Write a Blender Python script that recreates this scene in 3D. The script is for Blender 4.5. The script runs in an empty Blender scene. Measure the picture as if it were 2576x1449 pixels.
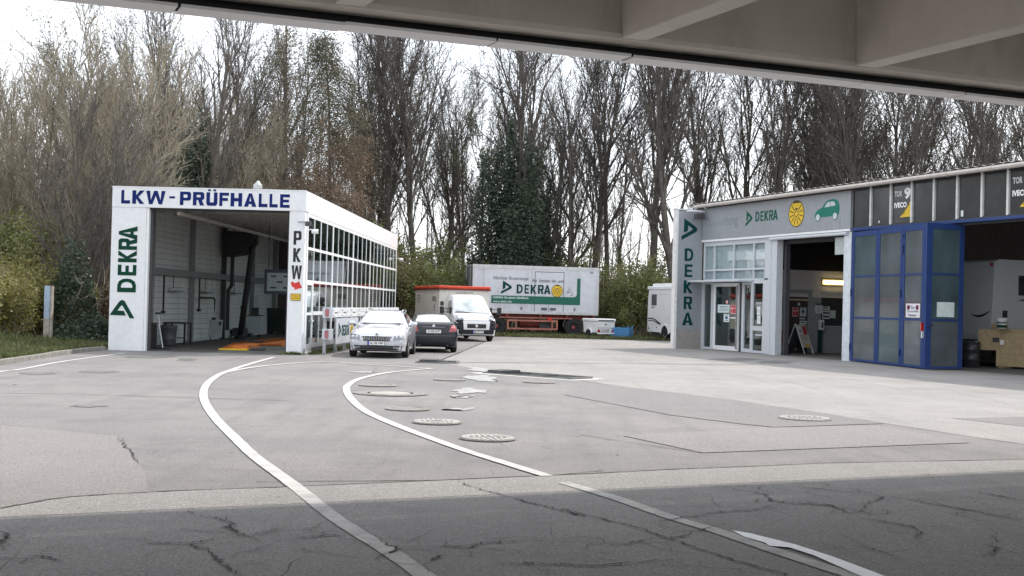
import bpy, math, random
from mathutils import Vector, Matrix
from mathutils.bvhtree import BVHTree

R = random.Random(7)
scene = bpy.context.scene
COL = scene.collection

# ------------------------------------------------------------------ camera
F_PX, CAM_H = 3100.0, 1.75            # focal length in pixels of a 2576 px wide frame, eye height
ROLL, PITCH = math.atan(0.025), math.atan(43.5 / F_PX)
c_, s_ = math.cos(PITCH), math.sin(PITCH)
FWD = Vector((0, c_, s_)); UP0 = Vector((0, -s_, c_)); RT0 = Vector((1, 0, 0))
RIGHT = math.cos(ROLL) * RT0 + math.sin(ROLL) * UP0
UP = -math.sin(ROLL) * RT0 + math.cos(ROLL) * UP0
EYE = Vector((0, 0, CAM_H))
cam_d = bpy.data.cameras.new('camera')
cam_d.sensor_width = 36.0
cam_d.lens = 36.0 * F_PX / 2576.0
cam_d.clip_start, cam_d.clip_end = 0.1, 3000.0
cam = bpy.data.objects.new('camera', cam_d)
M = Matrix.Identity(4)
for i in range(3):
    M[i][0], M[i][1], M[i][2], M[i][3] = RIGHT[i], UP[i], -FWD[i], EYE[i]
cam.matrix_world = M
COL.objects.link(cam)
scene.camera = cam

def G(x, y, z=0.0):
    """survey helper: the point of the ground that the photograph (2576 px wide) shows at x, y"""
    d = FWD + RIGHT * (x - 1288.0) / F_PX - UP * (y - 724.5) / F_PX
    t = (z - CAM_H) / d.z
    return EYE + d * t

# ------------------------------------------------------------------ sky, sun, exposure
SUN_EL, SUN_H = math.radians(48.0), Vector((0.748, 0.664, 0))
world = bpy.data.worlds.new('World')
scene.world = world
world.use_nodes = True
nt = world.node_tree
bg = nt.nodes['Background']
sky = nt.nodes.new('ShaderNodeTexSky')
sky.sky_type = 'NISHITA'
sky.sun_disc = False
sky.sun_elevation = SUN_EL
sky.sun_rotation = math.atan2(SUN_H.x, SUN_H.y)
sky.air_density, sky.dust_density, sky.ozone_density = 1.0, 3.0, 1.0
# thin bright cloud veil over the whole sky
mixn = nt.nodes.new('ShaderNodeMixRGB')
nz = nt.nodes.new('ShaderNodeTexNoise'); nz.inputs['Scale'].default_value = 2.2; nz.inputs['Detail'].default_value = 5
rmp = nt.nodes.new('ShaderNodeMapRange')
rmp.inputs[1].default_value, rmp.inputs[2].default_value = 0.3, 0.7
rmp.inputs[3].default_value, rmp.inputs[4].default_value = 0.55, 0.9
tc = nt.nodes.new('ShaderNodeTexCoord')
nt.links.new(tc.outputs['Generated'], nz.inputs['Vector'])
nt.links.new(nz.outputs['Fac'], rmp.inputs[0])
nt.links.new(rmp.outputs[0], mixn.inputs[0])
nt.links.new(sky.outputs[0], mixn.inputs[1])
mixn.inputs[2].default_value = (9.4, 9.7, 10.2, 1)
nt.links.new(mixn.outputs[0], bg.inputs['Color'])
bg.inputs['Strength'].default_value = 0.15

sun_d = bpy.data.lights.new('sun', 'SUN')
sun_d.energy = 2.7
sun_d.angle = math.radians(1.5)
sun_d.color = (1.0, 0.95, 0.88)
sun = bpy.data.objects.new('sun', sun_d)
to_sun = Vector((SUN_H.x * math.cos(SUN_EL), SUN_H.y * math.cos(SUN_EL), math.sin(SUN_EL)))
sun.rotation_euler = to_sun.to_track_quat('Z', 'Y').to_euler()
COL.objects.link(sun)
scene.view_settings.view_transform = 'Standard'
scene.view_settings.look = 'None'
scene.view_settings.gamma = 1.0
scene.view_settings.use_curve_mapping = False
scene.view_settings.exposure = 0.5
scene.cycles.max_bounces = 8
scene.cycles.transparent_max_bounces = 16

# ------------------------------------------------------------------ materials
MATS = {}
def mat(name, col, rough=0.6, metal=0.0, var=0.12, scale=6.0, bump=0.0, bscale=60.0, spec=0.5, coat=0.0, dirt=None):
    if name in MATS: return MATS[name]
    m = bpy.data.materials.new(name); m.use_nodes = True
    t = m.node_tree; p = t.nodes['Principled BSDF']
    p.inputs['Roughness'].default_value = rough
    p.inputs['Metallic'].default_value = metal
    p.inputs['Specular IOR Level'].default_value = spec
    p.inputs['Coat Weight'].default_value = coat
    tcn = t.nodes.new('ShaderNodeTexCoord')
    n = t.nodes.new('ShaderNodeTexNoise'); n.inputs['Scale'].default_value = scale; n.inputs['Detail'].default_value = 6
    t.links.new(tcn.outputs['Object'], n.inputs['Vector'])
    rp = t.nodes.new('ShaderNodeValToRGB')
    a = [max(0, x * (1 - var)) for x in col]; b = [min(1, x * (1 + var)) for x in col]
    rp.color_ramp.elements[0].color = (*a, 1); rp.color_ramp.elements[0].position = 0.3
    rp.color_ramp.elements[1].color = (*b, 1); rp.color_ramp.elements[1].position = 0.7
    t.links.new(n.outputs['Fac'], rp.inputs['Fac'])
    out = rp.outputs['Color']
    if dirt:                                   # dirt = (colour, amount, scale): blotchy wear
        n2 = t.nodes.new('ShaderNodeTexNoise'); n2.inputs['Scale'].default_value = dirt[2]; n2.inputs['Detail'].default_value = 8
        n2.inputs['Roughness'].default_value = 0.7
        mpn = t.nodes.new('ShaderNodeMapping'); mpn.inputs['Scale'].default_value = (1.0, 1.0, 0.3)      # dirt runs downwards
        t.links.new(tcn.outputs['Object'], mpn.inputs['Vector']); t.links.new(mpn.outputs[0], n2.inputs['Vector'])
        mr = t.nodes.new('ShaderNodeMapRange')
        mr.inputs[1].default_value, mr.inputs[2].default_value = 0.48, 0.78
        mr.inputs[3].default_value, mr.inputs[4].default_value = 0.0, dirt[1]
        t.links.new(n2.outputs['Fac'], mr.inputs[0])
        mx = t.nodes.new('ShaderNodeMixRGB')
        t.links.new(mr.outputs[0], mx.inputs[0]); t.links.new(out, mx.inputs[1]); mx.inputs[2].default_value = (*dirt[0], 1)
        out = mx.outputs[0]
    t.links.new(out, p.inputs['Base Color'])
    if bump:
        n3 = t.nodes.new('ShaderNodeTexNoise'); n3.inputs['Scale'].default_value = bscale; n3.inputs['Detail'].default_value = 4
        t.links.new(tcn.outputs['Object'], n3.inputs['Vector'])
        bp = t.nodes.new('ShaderNodeBump'); bp.inputs['Strength'].default_value = bump; bp.inputs['Distance'].default_value = 0.02
        t.links.new(n3.outputs['Fac'], bp.inputs['Height']); t.links.new(bp.outputs[0], p.inputs['Normal'])
    MATS[name] = m
    return m

def glass_mat(name, tint, fac0=0.06, rough=0.02):
    m = bpy.data.materials.new(name); m.use_nodes = True
    t = m.node_tree
    for n in list(t.nodes): t.nodes.remove(n)
    o = t.nodes.new('ShaderNodeOutputMaterial')
    tr = t.nodes.new('ShaderNodeBsdfTransparent'); tr.inputs[0].default_value = (*tint, 1)
    gl = t.nodes.new('ShaderNodeBsdfGlossy'); gl.inputs['Roughness'].default_value = rough
    gl.inputs['Color'].default_value = (0.95, 1, 1, 1)
    fr = t.nodes.new('ShaderNodeFresnel'); fr.inputs[0].default_value = 1.5
    nz = t.nodes.new('ShaderNodeTexNoise'); nz.inputs['Scale'].default_value = 1.3
    tcn = t.nodes.new('ShaderNodeTexCoord'); t.links.new(tcn.outputs['Object'], nz.inputs['Vector'])
    bp = t.nodes.new('ShaderNodeBump'); bp.inputs['Strength'].default_value = 0.08; bp.inputs['Distance'].default_value = 0.05
    t.links.new(nz.outputs['Fac'], bp.inputs['Height']); t.links.new(bp.outputs[0], gl.inputs['Normal'])
    ad = t.nodes.new('ShaderNodeMath'); ad.inputs[1].default_value = fac0; ad.use_clamp = True
    t.links.new(fr.outputs[0], ad.inputs[0])
    ge = t.nodes.new('ShaderNodeNewGeometry')          # the far side of a pane adds no second mirror
    iv_ = t.nodes.new('ShaderNodeMath'); iv_.operation = 'SUBTRACT'; iv_.inputs[0].default_value = 1.0; t.links.new(ge.outputs['Backfacing'], iv_.inputs[1])
    mu = t.nodes.new('ShaderNodeMath'); mu.operation = 'MULTIPLY'; t.links.new(ad.outputs[0], mu.inputs[0]); t.links.new(iv_.outputs[0], mu.inputs[1])
    mx = t.nodes.new('ShaderNodeMixShader')
    t.links.new(mu.outputs[0], mx.inputs[0]); t.links.new(tr.outputs[0], mx.inputs[1]); t.links.new(gl.outputs[0], mx.inputs[2])
    t.links.new(mx.outputs[0], o.inputs[0])
    return m

def leaf_mat(name, dark, light, scale=0.8):
    m = bpy.data.materials.new(name); m.use_nodes = True
    t = m.node_tree; p = t.nodes['Principled BSDF']; p.inputs['Roughness'].default_value = 0.55
    oi = t.nodes.new('ShaderNodeTexCoord'); n = t.nodes.new('ShaderNodeTexNoise')
    n.inputs['Scale'].default_value = scale; n.inputs['Detail'].default_value = 5; n.inputs['Roughness'].default_value = 0.7
    t.links.new(oi.outputs['Object'], n.inputs['Vector'])
    rp = t.nodes.new('ShaderNodeValToRGB')
    rp.color_ramp.elements[0].color = (*dark, 1); rp.color_ramp.elements[0].position = 0.35
    rp.color_ramp.elements[1].color = (*light, 1); rp.color_ramp.elements[1].position = 0.65
    t.links.new(n.outputs['Fac'], rp.inputs['Fac']); t.links.new(rp.outputs[0], p.inputs['Base Color'])
    tl = t.nodes.new('ShaderNodeBsdfTranslucent'); t.links.new(rp.outputs[0], tl.inputs[0])
    mx = t.nodes.new('ShaderNodeMixShader'); mx.inputs[0].default_value = 0.3
    t.links.new(p.outputs[0], mx.inputs[1]); t.links.new(tl.outputs[0], mx.inputs[2])
    t.links.new(mx.outputs[0], t.nodes['Material Output'].inputs[0])
    return m

def asphalt_mat(name, base, warm, cracks=0.0, stain=0.35, spec=0.3):
    m = bpy.data.materials.new(name); m.use_nodes = True
    t = m.node_tree; p = t.nodes['Principled BSDF']; L = t.links.new
    p.inputs['Roughness'].default_value = 0.85; p.inputs['Specular IOR Level'].default_value = spec
    tcn = t.nodes.new('ShaderNodeTexCoord')
    def noise(sc, det=6, rg=0.6):
        n = t.nodes.new('ShaderNodeTexNoise'); n.inputs['Scale'].default_value = sc; n.inputs['Detail'].default_value = det
        n.inputs['Roughness'].default_value = rg; L(tcn.outputs['Object'], n.inputs['Vector']); return n.outputs['Fac']
    def mr(v, a, b, c, d):
        n = t.nodes.new('ShaderNodeMapRange'); L(v, n.inputs[0])
        for i, x in enumerate((a, b, c, d)): n.inputs[i + 1].default_value = x
        return n.outputs[0]
    def mix(f, a, b, mode='MIX'):
        n = t.nodes.new('ShaderNodeMixRGB'); n.blend_type = mode
        if isinstance(f, float): n.inputs[0].default_value = f
        else: L(f, n.inputs[0])
        for i, x in ((1, a), (2, b)):
            if isinstance(x, tuple): n.inputs[i].default_value = (*x, 1)
            else: L(x, n.inputs[i])
        return n.outputs[0]
    col = mix(mr(noise(0.3, 6, 0.65), 0.38, 0.62, 0, 1), base, warm)
    col = mix(mr(noise(0.9, 8, 0.72), 0.5, 0.75, 0, stain), col, tuple(x * 0.55 for x in base))
    col = mix(mr(noise(2.7, 6, 0.7), 0.55, 0.8, 0, stain * 0.7), col, tuple(min(1, x * 1.45) for x in base))
    col = mix(mr(noise(9, 5, 0.8), 0.5, 0.72, 0, stain * .9), col, tuple(x * 0.62 for x in base))
    col = mix(mr(noise(34, 3, 0.85), 0.4, 0.66, 0, 0.6), col, tuple(x * 0.42 for x in base))      # aggregate
    col = mix(mr(noise(48, 2, 0.8), 0.57, 0.70, 0, 0.7), col, tuple(min(1, x * 2.2) for x in base))
    sm_ = t.nodes.new('ShaderNodeMapping'); sm_.inputs['Scale'].default_value = (2.6, 0.16, 1); sm_.inputs['Rotation'].default_value = (0, 0, 0.35)
    L(tcn.outputs['Object'], sm_.inputs['Vector'])
    sn_ = t.nodes.new('ShaderNodeTexNoise'); sn_.inputs['Scale'].default_value = 1.0; sn_.inputs['Detail'].default_value = 4
    L(sm_.outputs[0], sn_.inputs['Vector'])
    col = mix(mr(sn_.outputs['Fac'], 0.5, 0.72, 0, stain * 0.55), col, tuple(x * 0.6 for x in base))      # worn wheel tracks
    if cracks:
        mp = t.nodes.new('ShaderNodeMixRGB'); mp.inputs[0].default_value = 0.12
        wn = t.nodes.new('ShaderNodeTexNoise'); wn.inputs['Scale'].default_value = 2.5; wn.inputs['Detail'].default_value = 6
        L(tcn.outputs['Object'], wn.inputs['Vector']); L(tcn.outputs['Object'], mp.inputs[1]); L(wn.outputs['Color'], mp.inputs[2])
        v = t.nodes.new('ShaderNodeTexVoronoi'); v.feature = 'DISTANCE_TO_EDGE'; v.inputs['Scale'].default_value = 0.9
        L(mp.outputs[0], v.inputs['Vector'])
        f = mr(v.outputs['Distance'], 0.0, 0.006, 1, 0)
        ms = t.nodes.new('ShaderNodeMath'); ms.operation = 'MULTIPLY'
        L(f, ms.inputs[0]); L(mr(noise(0.5, 3), 0.5, 0.6, 0, cracks), ms.inputs[1])
        col = mix(ms.outputs[0], col, (0.012, 0.012, 0.012))
    L(col, p.inputs['Base Color'])
    bp = t.nodes.new('ShaderNodeBump'); bp.inputs['Strength'].default_value = 0.5; bp.inputs['Distance'].default_value = 0.012
    L(noise(45, 3, 0.8), bp.inputs['Height']); L(bp.outputs[0], p.inputs['Normal'])
    return m

def emit_mat(name, col, s):
    m = bpy.data.materials.new(name); m.use_nodes = True
    p = m.node_tree.nodes['Principled BSDF']
    p.inputs['Base Color'].default_value = (*col, 1); p.inputs['Emission Color'].default_value = (*col, 1)
    p.inputs['Emission Strength'].default_value = s
    return m

WHITE = mat('white_paint', (0.78, 0.79, 0.80), 0.4, var=0.04, dirt=((0.45, 0.43, 0.38), 0.3, 1.3))
FRAMEW = mat('white_frame', (0.80, 0.81, 0.82), 0.35, var=0.03)
PANELG = mat('white_panel', (0.74, 0.75, 0.76), 0.45, var=0.05, dirt=((0.40, 0.40, 0.35), 0.35, 0.8))
GREYP = mat('grey_panel', (0.33, 0.35, 0.375), 0.4, metal=0.2, var=0.05, dirt=((0.26, 0.27, 0.27), 0.3, 0.9))
LGREY = mat('light_grey_paint', (0.55, 0.58, 0.61), 0.45, var=0.05)
DGREY = mat('dark_grey', (0.06, 0.06, 0.065), 0.5)
BLACK = mat('black_plastic', (0.018, 0.018, 0.02), 0.45)
VOID = mat('dark_recess', (0.01, 0.01, 0.01), 0.9)
STEEL = mat('galvanised_steel', (0.42, 0.43, 0.44), 0.42, metal=0.7, var=0.15, dirt=((0.3, 0.28, 0.25), 0.4, 2))
CONC = mat('concrete', (0.62, 0.575, 0.51), 0.85, var=0.08, scale=1.2, bump=0.15, bscale=30, dirt=((0.30, 0.27, 0.23), 0.6, 1.3))
CONCL = mat('concrete_light', (0.72, 0.675, 0.61), 0.8, var=0.06, scale=2, dirt=((0.3, 0.28, 0.25), 0.35, 0.9))
DIRTC = mat('dirty_concrete', (0.22, 0.21, 0.19), 0.9, var=0.25, scale=4, bump=0.4, bscale=25)
NAVY = mat('navy_letter', (0.003, 0.014, 0.12), 0.6, var=0.05, spec=.2)
GREEN = mat('sign_green', (0.0, 0.085, 0.052), 0.6, var=0.06, spec=.25)
DKGREEN = mat('sign_dark_green', (0.0, 0.042, 0.022), 0.6, var=0.06, spec=.2)
TEALG = mat('sign_teal', (0.0, 0.045, 0.042), 0.6, var=0.06, spec=.2)
INK = mat('black_letter', (0.008, 0.008, 0.013), 0.6, var=0.05)
RED = mat('red_paint', (0.60, 0.03, 0.02), 0.4, var=0.08)
YEL = mat('yellow_paint', (0.72, 0.48, 0.03), 0.45, var=0.08)
ORANGE = mat('orange_paint', (0.50, 0.13, 0.025), 0.55, var=0.2, dirt=((0.16, 0.06, 0.03), 0.6, 3))
BLUE = mat('blue_paint', (0.012, 0.042, 0.165), 0.42, var=0.08, dirt=((0.05, 0.07, 0.2), 0.3, 2))
RUBBER = mat('rubber', (0.016, 0.016, 0.017), 0.8, var=0.2, scale=20)
RIM = mat('alloy', (0.55, 0.56, 0.58), 0.3, metal=0.9)
CHROME = mat('chrome', (0.75, 0.76, 0.78), 0.15, metal=1.0, var=0.02)
SILVER = mat('silver_car_paint', (0.55, 0.565, 0.60), 0.3, metal=0.2, var=0.02, coat=1.0)
NIGHT = mat('dark_car_paint', (0.007, 0.009, 0.016), 0.3, metal=0.0, var=0.05, coat=0.35, spec=0.35)
VANW = mat('van_white', (0.76, 0.765, 0.77), 0.3, var=0.03, coat=0.6)
BOXW = mat('box_cream', (0.66, 0.63, 0.57), 0.45, var=0.04, dirt=((0.4, 0.37, 0.32), 0.3, 1.5))
VPLAST = mat('bumper_plastic', (0.016, 0.018, 0.024), 0.6, spec=.3)
CARGLASS = mat('car_glass_glare', (0.50, 0.56, 0.57), 0.06, metal=0.3, var=0.35, scale=2.5, coat=1.0)  # pale base puts the glare on the windscreens into the colour
DARKGLASS = mat('dark_car_glass', (0.05, 0.055, 0.06), 0.06, metal=0.3, var=0.4, scale=3, coat=1.0)
LAMPG = mat('headlamp_glass', (0.17, 0.18, 0.20), 0.12, metal=0.6, var=0.15, scale=5, coat=1.0)
TAILR = mat('tail_lamp', (0.35, 0.012, 0.015), 0.15, var=0.35, scale=14, coat=1.0)
PLATE = mat('plate_white', (0.75, 0.75, 0.73), 0.4, var=0.03)
EUBLUE = mat('plate_blue', (0.02, 0.06, 0.4), 0.4)
REDOX = mat('red_oxide', (0.22, 0.045, 0.035), 0.7, var=0.3, scale=8, dirt=((0.1, 0.04, 0.03), 0.6, 5))
SALMON = mat('faded_red_steel', (0.42, 0.16, 0.12), 0.7, var=0.25, scale=8)
ALU = mat('trailer_aluminium', (0.60, 0.61, 0.645), 0.45, metal=0.1, var=0.06, scale=2.5, dirt=((0.33, 0.33, 0.34), 0.55, 1.1))
WOOD = mat('plywood', (0.40, 0.30, 0.17), 0.7, var=0.18, scale=9, dirt=((0.22, 0.14, 0.07), 0.4, 3))
CRATEB = mat('blue_crate', (0.06, 0.24, 0.5), 0.5, var=0.12)
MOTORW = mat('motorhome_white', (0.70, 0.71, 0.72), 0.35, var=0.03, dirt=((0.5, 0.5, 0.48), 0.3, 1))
PAPER = mat('paper', (0.72, 0.76, 0.75), 0.7, var=0.04)
BOARD = mat('cladding_board', (0.70, 0.675, 0.655), 0.6, var=0.08, dirt=((0.2, 0.19, 0.18), 0.5, 0.9))
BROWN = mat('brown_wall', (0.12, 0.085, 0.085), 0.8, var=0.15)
FROST = mat('frosted_glass', (0.088, 0.106, 0.115), 0.22, var=0.35, scale=0.7, coat=0.3)
FROST2 = mat('frosted_glass_green', (0.058, 0.092, 0.102), 0.22, var=0.4, scale=0.7, coat=0.3)
GLASS = glass_mat('window_glass', (0.72, 0.80, 0.80), 0.05)
SMOKE = glass_mat('shop_glass', (0.55, 0.62, 0.62), 0.05)
GREYGLASS = glass_mat('upper_glass', (0.88, 0.91, 0.915), 0.05, 0.03)
DARKPANE = mat('dark_window_pane', (0.04, 0.042, 0.045), 0.16, var=0.2, scale=1.2, coat=0.3)
BARK = mat('bark', (0.10, 0.088, 0.075), 0.9, var=0.35, scale=3, bump=0.6, bscale=14)
BARKG = mat('bark_grey', (0.16, 0.135, 0.105), 0.9, var=0.35, scale=3, bump=0.6, bscale=14)
TWIG = mat('twigs', (0.098, 0.087, 0.076), 0.9, var=0.25, scale=2)
TWIGG = mat('twigs_olive', (0.245, 0.215, 0.16), 0.9, var=0.3, scale=1.2)
TWIGB = mat('twigs_rust', (0.17, 0.115, 0.08), 0.9, var=0.3, scale=1.2)
IVY = leaf_mat('ivy_leaf', (0.03, 0.052, 0.032), (0.10, 0.13, 0.085), 2.2)
SPRING = leaf_mat('spring_leaf', (0.10, 0.12, 0.035), (0.21, 0.22, 0.075), 0.7)
YELLOWG = leaf_mat('yellow_green_leaf', (0.12, 0.115, 0.03), (0.26, 0.24, 0.07), 0.9)
OLIVEN = leaf_mat('olive_needle', (0.09, 0.085, 0.045), (0.19, 0.165, 0.09), 0.7)
DRYL = leaf_mat('dry_needle', (0.11, 0.078, 0.052), (0.23, 0.155, 0.10), 0.7)
CONIF = leaf_mat('conifer_needle', (0.05, 0.055, 0.034), (0.13, 0.125, 0.075), 0.9)
GRASSM = leaf_mat('grass_blade', (0.055, 0.07, 0.02), (0.15, 0.175, 0.06), 2.0)
LITTER = leaf_mat('leaf_litter', (0.07, 0.05, 0.03), (0.16, 0.12, 0.07), 2.0)
SOIL = mat('soil', (0.10, 0.085, 0.055), 0.95, var=0.4, scale=2, bump=0.6, bscale=8, dirt=((0.07, 0.09, 0.03), 0.7, 0.6))
ASPH = asphalt_mat('asphalt', (0.20, 0.191, 0.19), (0.262, 0.245, 0.234), 0.35, 0.6)
ASPHOLD = asphalt_mat('asphalt_old', (0.24, 0.232, 0.228), (0.272, 0.262, 0.252), 0.9, 0.5)
APRON = asphalt_mat('concrete_apron', (0.275, 0.262, 0.25), (0.345, 0.328, 0.31), 0.0, 0.5)
STRIP = asphalt_mat('concrete_strip', (0.275, 0.265, 0.253), (0.30, 0.288, 0.272), 0.0, 0.35)
PATCHA = asphalt_mat('asphalt_patch', (0.20, 0.19, 0.188), (0.225, 0.21, 0.205), 0.0, 0.25)
PATCHB = asphalt_mat('asphalt_patch_warm', (0.235, 0.221, 0.212), (0.256, 0.24, 0.228), 0.0, 0.22)
LINEW = mat('road_paint', (0.49, 0.48, 0.46), 0.7, var=0.12, scale=6, dirt=((0.27, 0.26, 0.25), 0.95, 3.0))
LINEF = mat('fresh_road_paint', (0.9, 0.92, 0.93), 0.6, var=0.06, scale=30)
LINESHADE = mat('worn_shaded_paint', (0.40, 0.39, 0.375), 0.75, var=0.15, scale=8, dirt=((0.19, 0.18, 0.175), 0.95, 3.5))  # worn lane paint, canopy shade put into its duller colour
TAR = mat('crack_tar', (0.014, 0.013, 0.013), 0.9)
IRON = mat('cast_iron', (0.185, 0.175, 0.165), 0.6, metal=0.15, var=0.3, scale=12, dirt=((0.3, 0.26, 0.22), 0.5, 8))
TUBE = emit_mat('fluorescent_tube', (1.0, 0.80, 0.36), 5.0)

# ------------------------------------------------------------------ helpers
def tag(o, label=None, cat=None, group=None, kind=None):
    for k, v in (('label', label), ('category', cat), ('group', group), ('kind', kind)):
        if v: o[k] = v
    return o

def thing(name, label, cat, loc=(0, 0, 0), rz=0.0, group=None):
    o = bpy.data.objects.new(name, None)
    o.empty_display_size = 0.2
    COL.objects.link(o); o.location = loc; o.rotation_euler = (0, 0, rz)
    return tag(o, label, cat, group)

def copy_tree(o, parent=None):
    c = o.copy(); COL.objects.link(c)
    if parent: c.parent = parent
    for ch in o.children: copy_tree(ch, c)
    return c

XA, ZA = Vector((1, 0, 0)), Vector((0, 0, 1))
class MB:
    def __init__(self): self.v, self.f = [], []
    def add(self, vs, fs):
        b = len(self.v); self.v += [tuple(v) for v in vs]; self.f += [tuple(i + b for i in f) for f in fs]; return self
    def box(self, x0, x1, y0, y1, z0, z1):
        return self.add([(x0,y0,z0),(x1,y0,z0),(x1,y1,z0),(x0,y1,z0),(x0,y0,z1),(x1,y0,z1),(x1,y1,z1),(x0,y1,z1)],
                        [(0,3,2,1),(4,5,6,7),(0,1,5,4),(1,2,6,5),(2,3,7,6),(3,0,4,7)])
    def bar(self, p, q, w, h):
        """box from p to q, w wide sideways, h high"""
        p, q = Vector(p), Vector(q); d = (q - p).normalized()
        up = ZA if abs(d.z) < 0.95 else XA
        s = d.cross(up).normalized() * w / 2; u = s.cross(d).normalized() * h / 2
        vs = [p-s-u, p+s-u, p+s+u, p-s+u, q-s-u, q+s-u, q+s+u, q-s+u]
        return self.add(vs, [(0,1,2,3),(7,6,5,4),(0,4,5,1),(1,5,6,2),(2,6,7,3),(3,7,4,0)])
    def tube(self, pts, r, n=6, cap=True):
        pts = [Vector(p) for p in pts]; k = len(pts)
        rs = r if isinstance(r, (list, tuple)) else [r] * k
        b = len(self.v); up = None
        for i, p in enumerate(pts):
            d = (pts[min(i+1, k-1)] - pts[max(i-1, 0)]).normalized()
            if up is None: up = Vector((0.31, 0.95, 0.1)) if abs(d.z) > 0.7 else ZA
            a = d.cross(up).normalized(); e = a.cross(d)
            for j in range(n):
                t = 2 * math.pi * j / n
                self.v.append(tuple(p + (a * math.cos(t) + e * math.sin(t)) * rs[i]))
        for i in range(k - 1):
            for j in range(n):
                self.f.append((b+i*n+j, b+i*n+(j+1) % n, b+(i+1)*n+(j+1) % n, b+(i+1)*n+j))
        if cap:
            self.f.append(tuple(b + n - 1 - j for j in range(n))); self.f.append(tuple(b + (k-1)*n + j for j in range(n)))
        return self
    def cyl(self, p, q, r, n=16): return self.tube([p, q], r, n)
    def prism(self, poly, o, r=XA, u=ZA, depth=0.01):
        """polygon (r, u coordinates) as a plate whose back lies at o, its front raised by depth towards the viewer"""
        o, r, u = Vector(o), Vector(r), Vector(u); nrm = r.cross(u)
        n = len(poly); area = sum(poly[i][0]*poly[(i+1) % n][1] - poly[(i+1) % n][0]*poly[i][1] for i in range(n))
        if area < 0: poly = poly[::-1]
        vs = [o + r*a + u*b for a, b in poly] + [o + r*a + u*b + nrm*depth for a, b in poly]
        return self.add(vs, [tuple(range(n-1, -1, -1)), tuple(range(n, 2*n))] + [(i, (i+1) % n, n+(i+1) % n, n+i) for i in range(n)])
    def lathe(self, prof, o, axis='z', n=20):
        b = len(self.v); o = Vector(o)
        for rad, h in prof:
            for j in range(n):
                t = 2*math.pi*j/n; a, e = rad*math.cos(t), rad*math.sin(t)
                self.v.append(tuple(o + (Vector((a, e, h)) if axis == 'z' else Vector((h, a, e)) if axis == 'x' else Vector((e, h, a)))))
        k = len(prof)
        for i in range(k-1):
            for j in range(n): self.f.append((b+i*n+j, b+i*n+(j+1) % n, b+(i+1)*n+(j+1) % n, b+(i+1)*n+j))
        self.f.append(tuple(b+n-1-j for j in range(n))); self.f.append(tuple(b+(k-1)*n+j for j in range(n)))
        return self
    def sheet(self, pts, z):
        n = len(pts); area = sum(pts[i][0]*pts[(i+1) % n][1] - pts[(i+1) % n][0]*pts[i][1] for i in range(n))
        if area < 0: pts = pts[::-1]
        return self.add([(p[0], p[1], z) for p in pts], [tuple(range(n))])
    def mesh(self, name):
        me = bpy.data.meshes.new(name); me.from_pydata(self.v, [], self.f); me.update(); return me
    def build(self, name, m, parent=None, smooth=False, bevel=0.0, label=None, kind=None):
        me = self.mesh(name); me.materials.append(m)
        o = bpy.data.objects.new(name, me); COL.objects.link(o)
        if parent: o.parent = parent
        if smooth:
            me.polygons.foreach_set('use_smooth', [True]*len(me.polygons))
        if bevel:
            bv = o.modifiers.new('bevel', 'BEVEL'); bv.width = bevel; bv.segments = 2; bv.limit_method = 'ANGLE'
        return tag(o, label, None, None, kind)

def rep(o, locs):
    """more copies of a part beside the first one"""
    for l in locs:
        c = o.copy(); COL.objects.link(c); c.parent = o.parent; c.location = l

_dg = None
def text_poly(s, width, height, bold=0.0, shear=0.0, spacing=1.0):
    cu = bpy.data.curves.new('t', 'FONT'); cu.body = s; cu.offset = bold; cu.shear = shear; cu.space_character = spacing
    cu.fill_mode = 'BOTH'; cu.extrude = 0.0; cu.resolution_u = 3
    ob = bpy.data.objects.new('t', cu); COL.objects.link(ob)
    me = bpy.data.meshes.new_from_object(ob, depsgraph=bpy.context.evaluated_depsgraph_get())
    vs = [v.co.copy() for v in me.vertices]; fs = [tuple(p.vertices) for p in me.polygons]
    bpy.data.objects.remove(ob); bpy.data.curves.remove(cu); bpy.data.meshes.remove(me)
    x0, x1 = min(v.x for v in vs), max(v.x for v in vs); y0, y1 = min(v.y for v in vs), max(v.y for v in vs)
    sy = height / (y1 - y0); sx = width / (x1 - x0) if width else sy
    return [((v.x - x0)*sx, (v.y - y0)*sy) for v in vs], fs

def text(name, s, o, w, h, m, parent=None, r=XA, u=ZA, bold=0.0, shear=0.0, spacing=1.0, off=0.004):
    """lettering lying on a face: o = lower left corner, w x h its size"""
    vs, fs = text_poly(s, w, h, bold, shear, spacing)
    r, u = Vector(r), Vector(u); nrm = r.cross(u); o = Vector(o) + nrm*off
    b = MB().add([o + r*a + u*c for a, c in vs], fs)
    return b.build(name, m, parent)

LOGO = [(.13,1.0),(.70,.66),(.795,.575),(.815,.49),(.77,.41),(0,0),(0,.185),(.56,.49),(.575,.53),(.53,.575),(.335,.69),(.325,.43),(.115,.34)]
def logo(o, w, h, m, parent, r=XA, u=ZA, name='emblem', off=0.003):
    o = Vector(o) + Vector(r).cross(Vector(u))*off
    return MB().prism([(x/.815*w, y*h) for x, y in LOGO], o, r, u, 0.004).build(name, m, parent)

def circle(cx, cy, rx, ry=None, n=28, a0=0.0, a1=2*math.pi):
    ry = ry or rx
    full = abs(a1 - a0 - 2*math.pi) < 1e-6
    return [(cx + rx*math.cos(a0 + (a1-a0)*i/(n if full else n-1)), cy + ry*math.sin(a0 + (a1-a0)*i/(n if full else n-1))) for i in range(n)]

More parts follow.
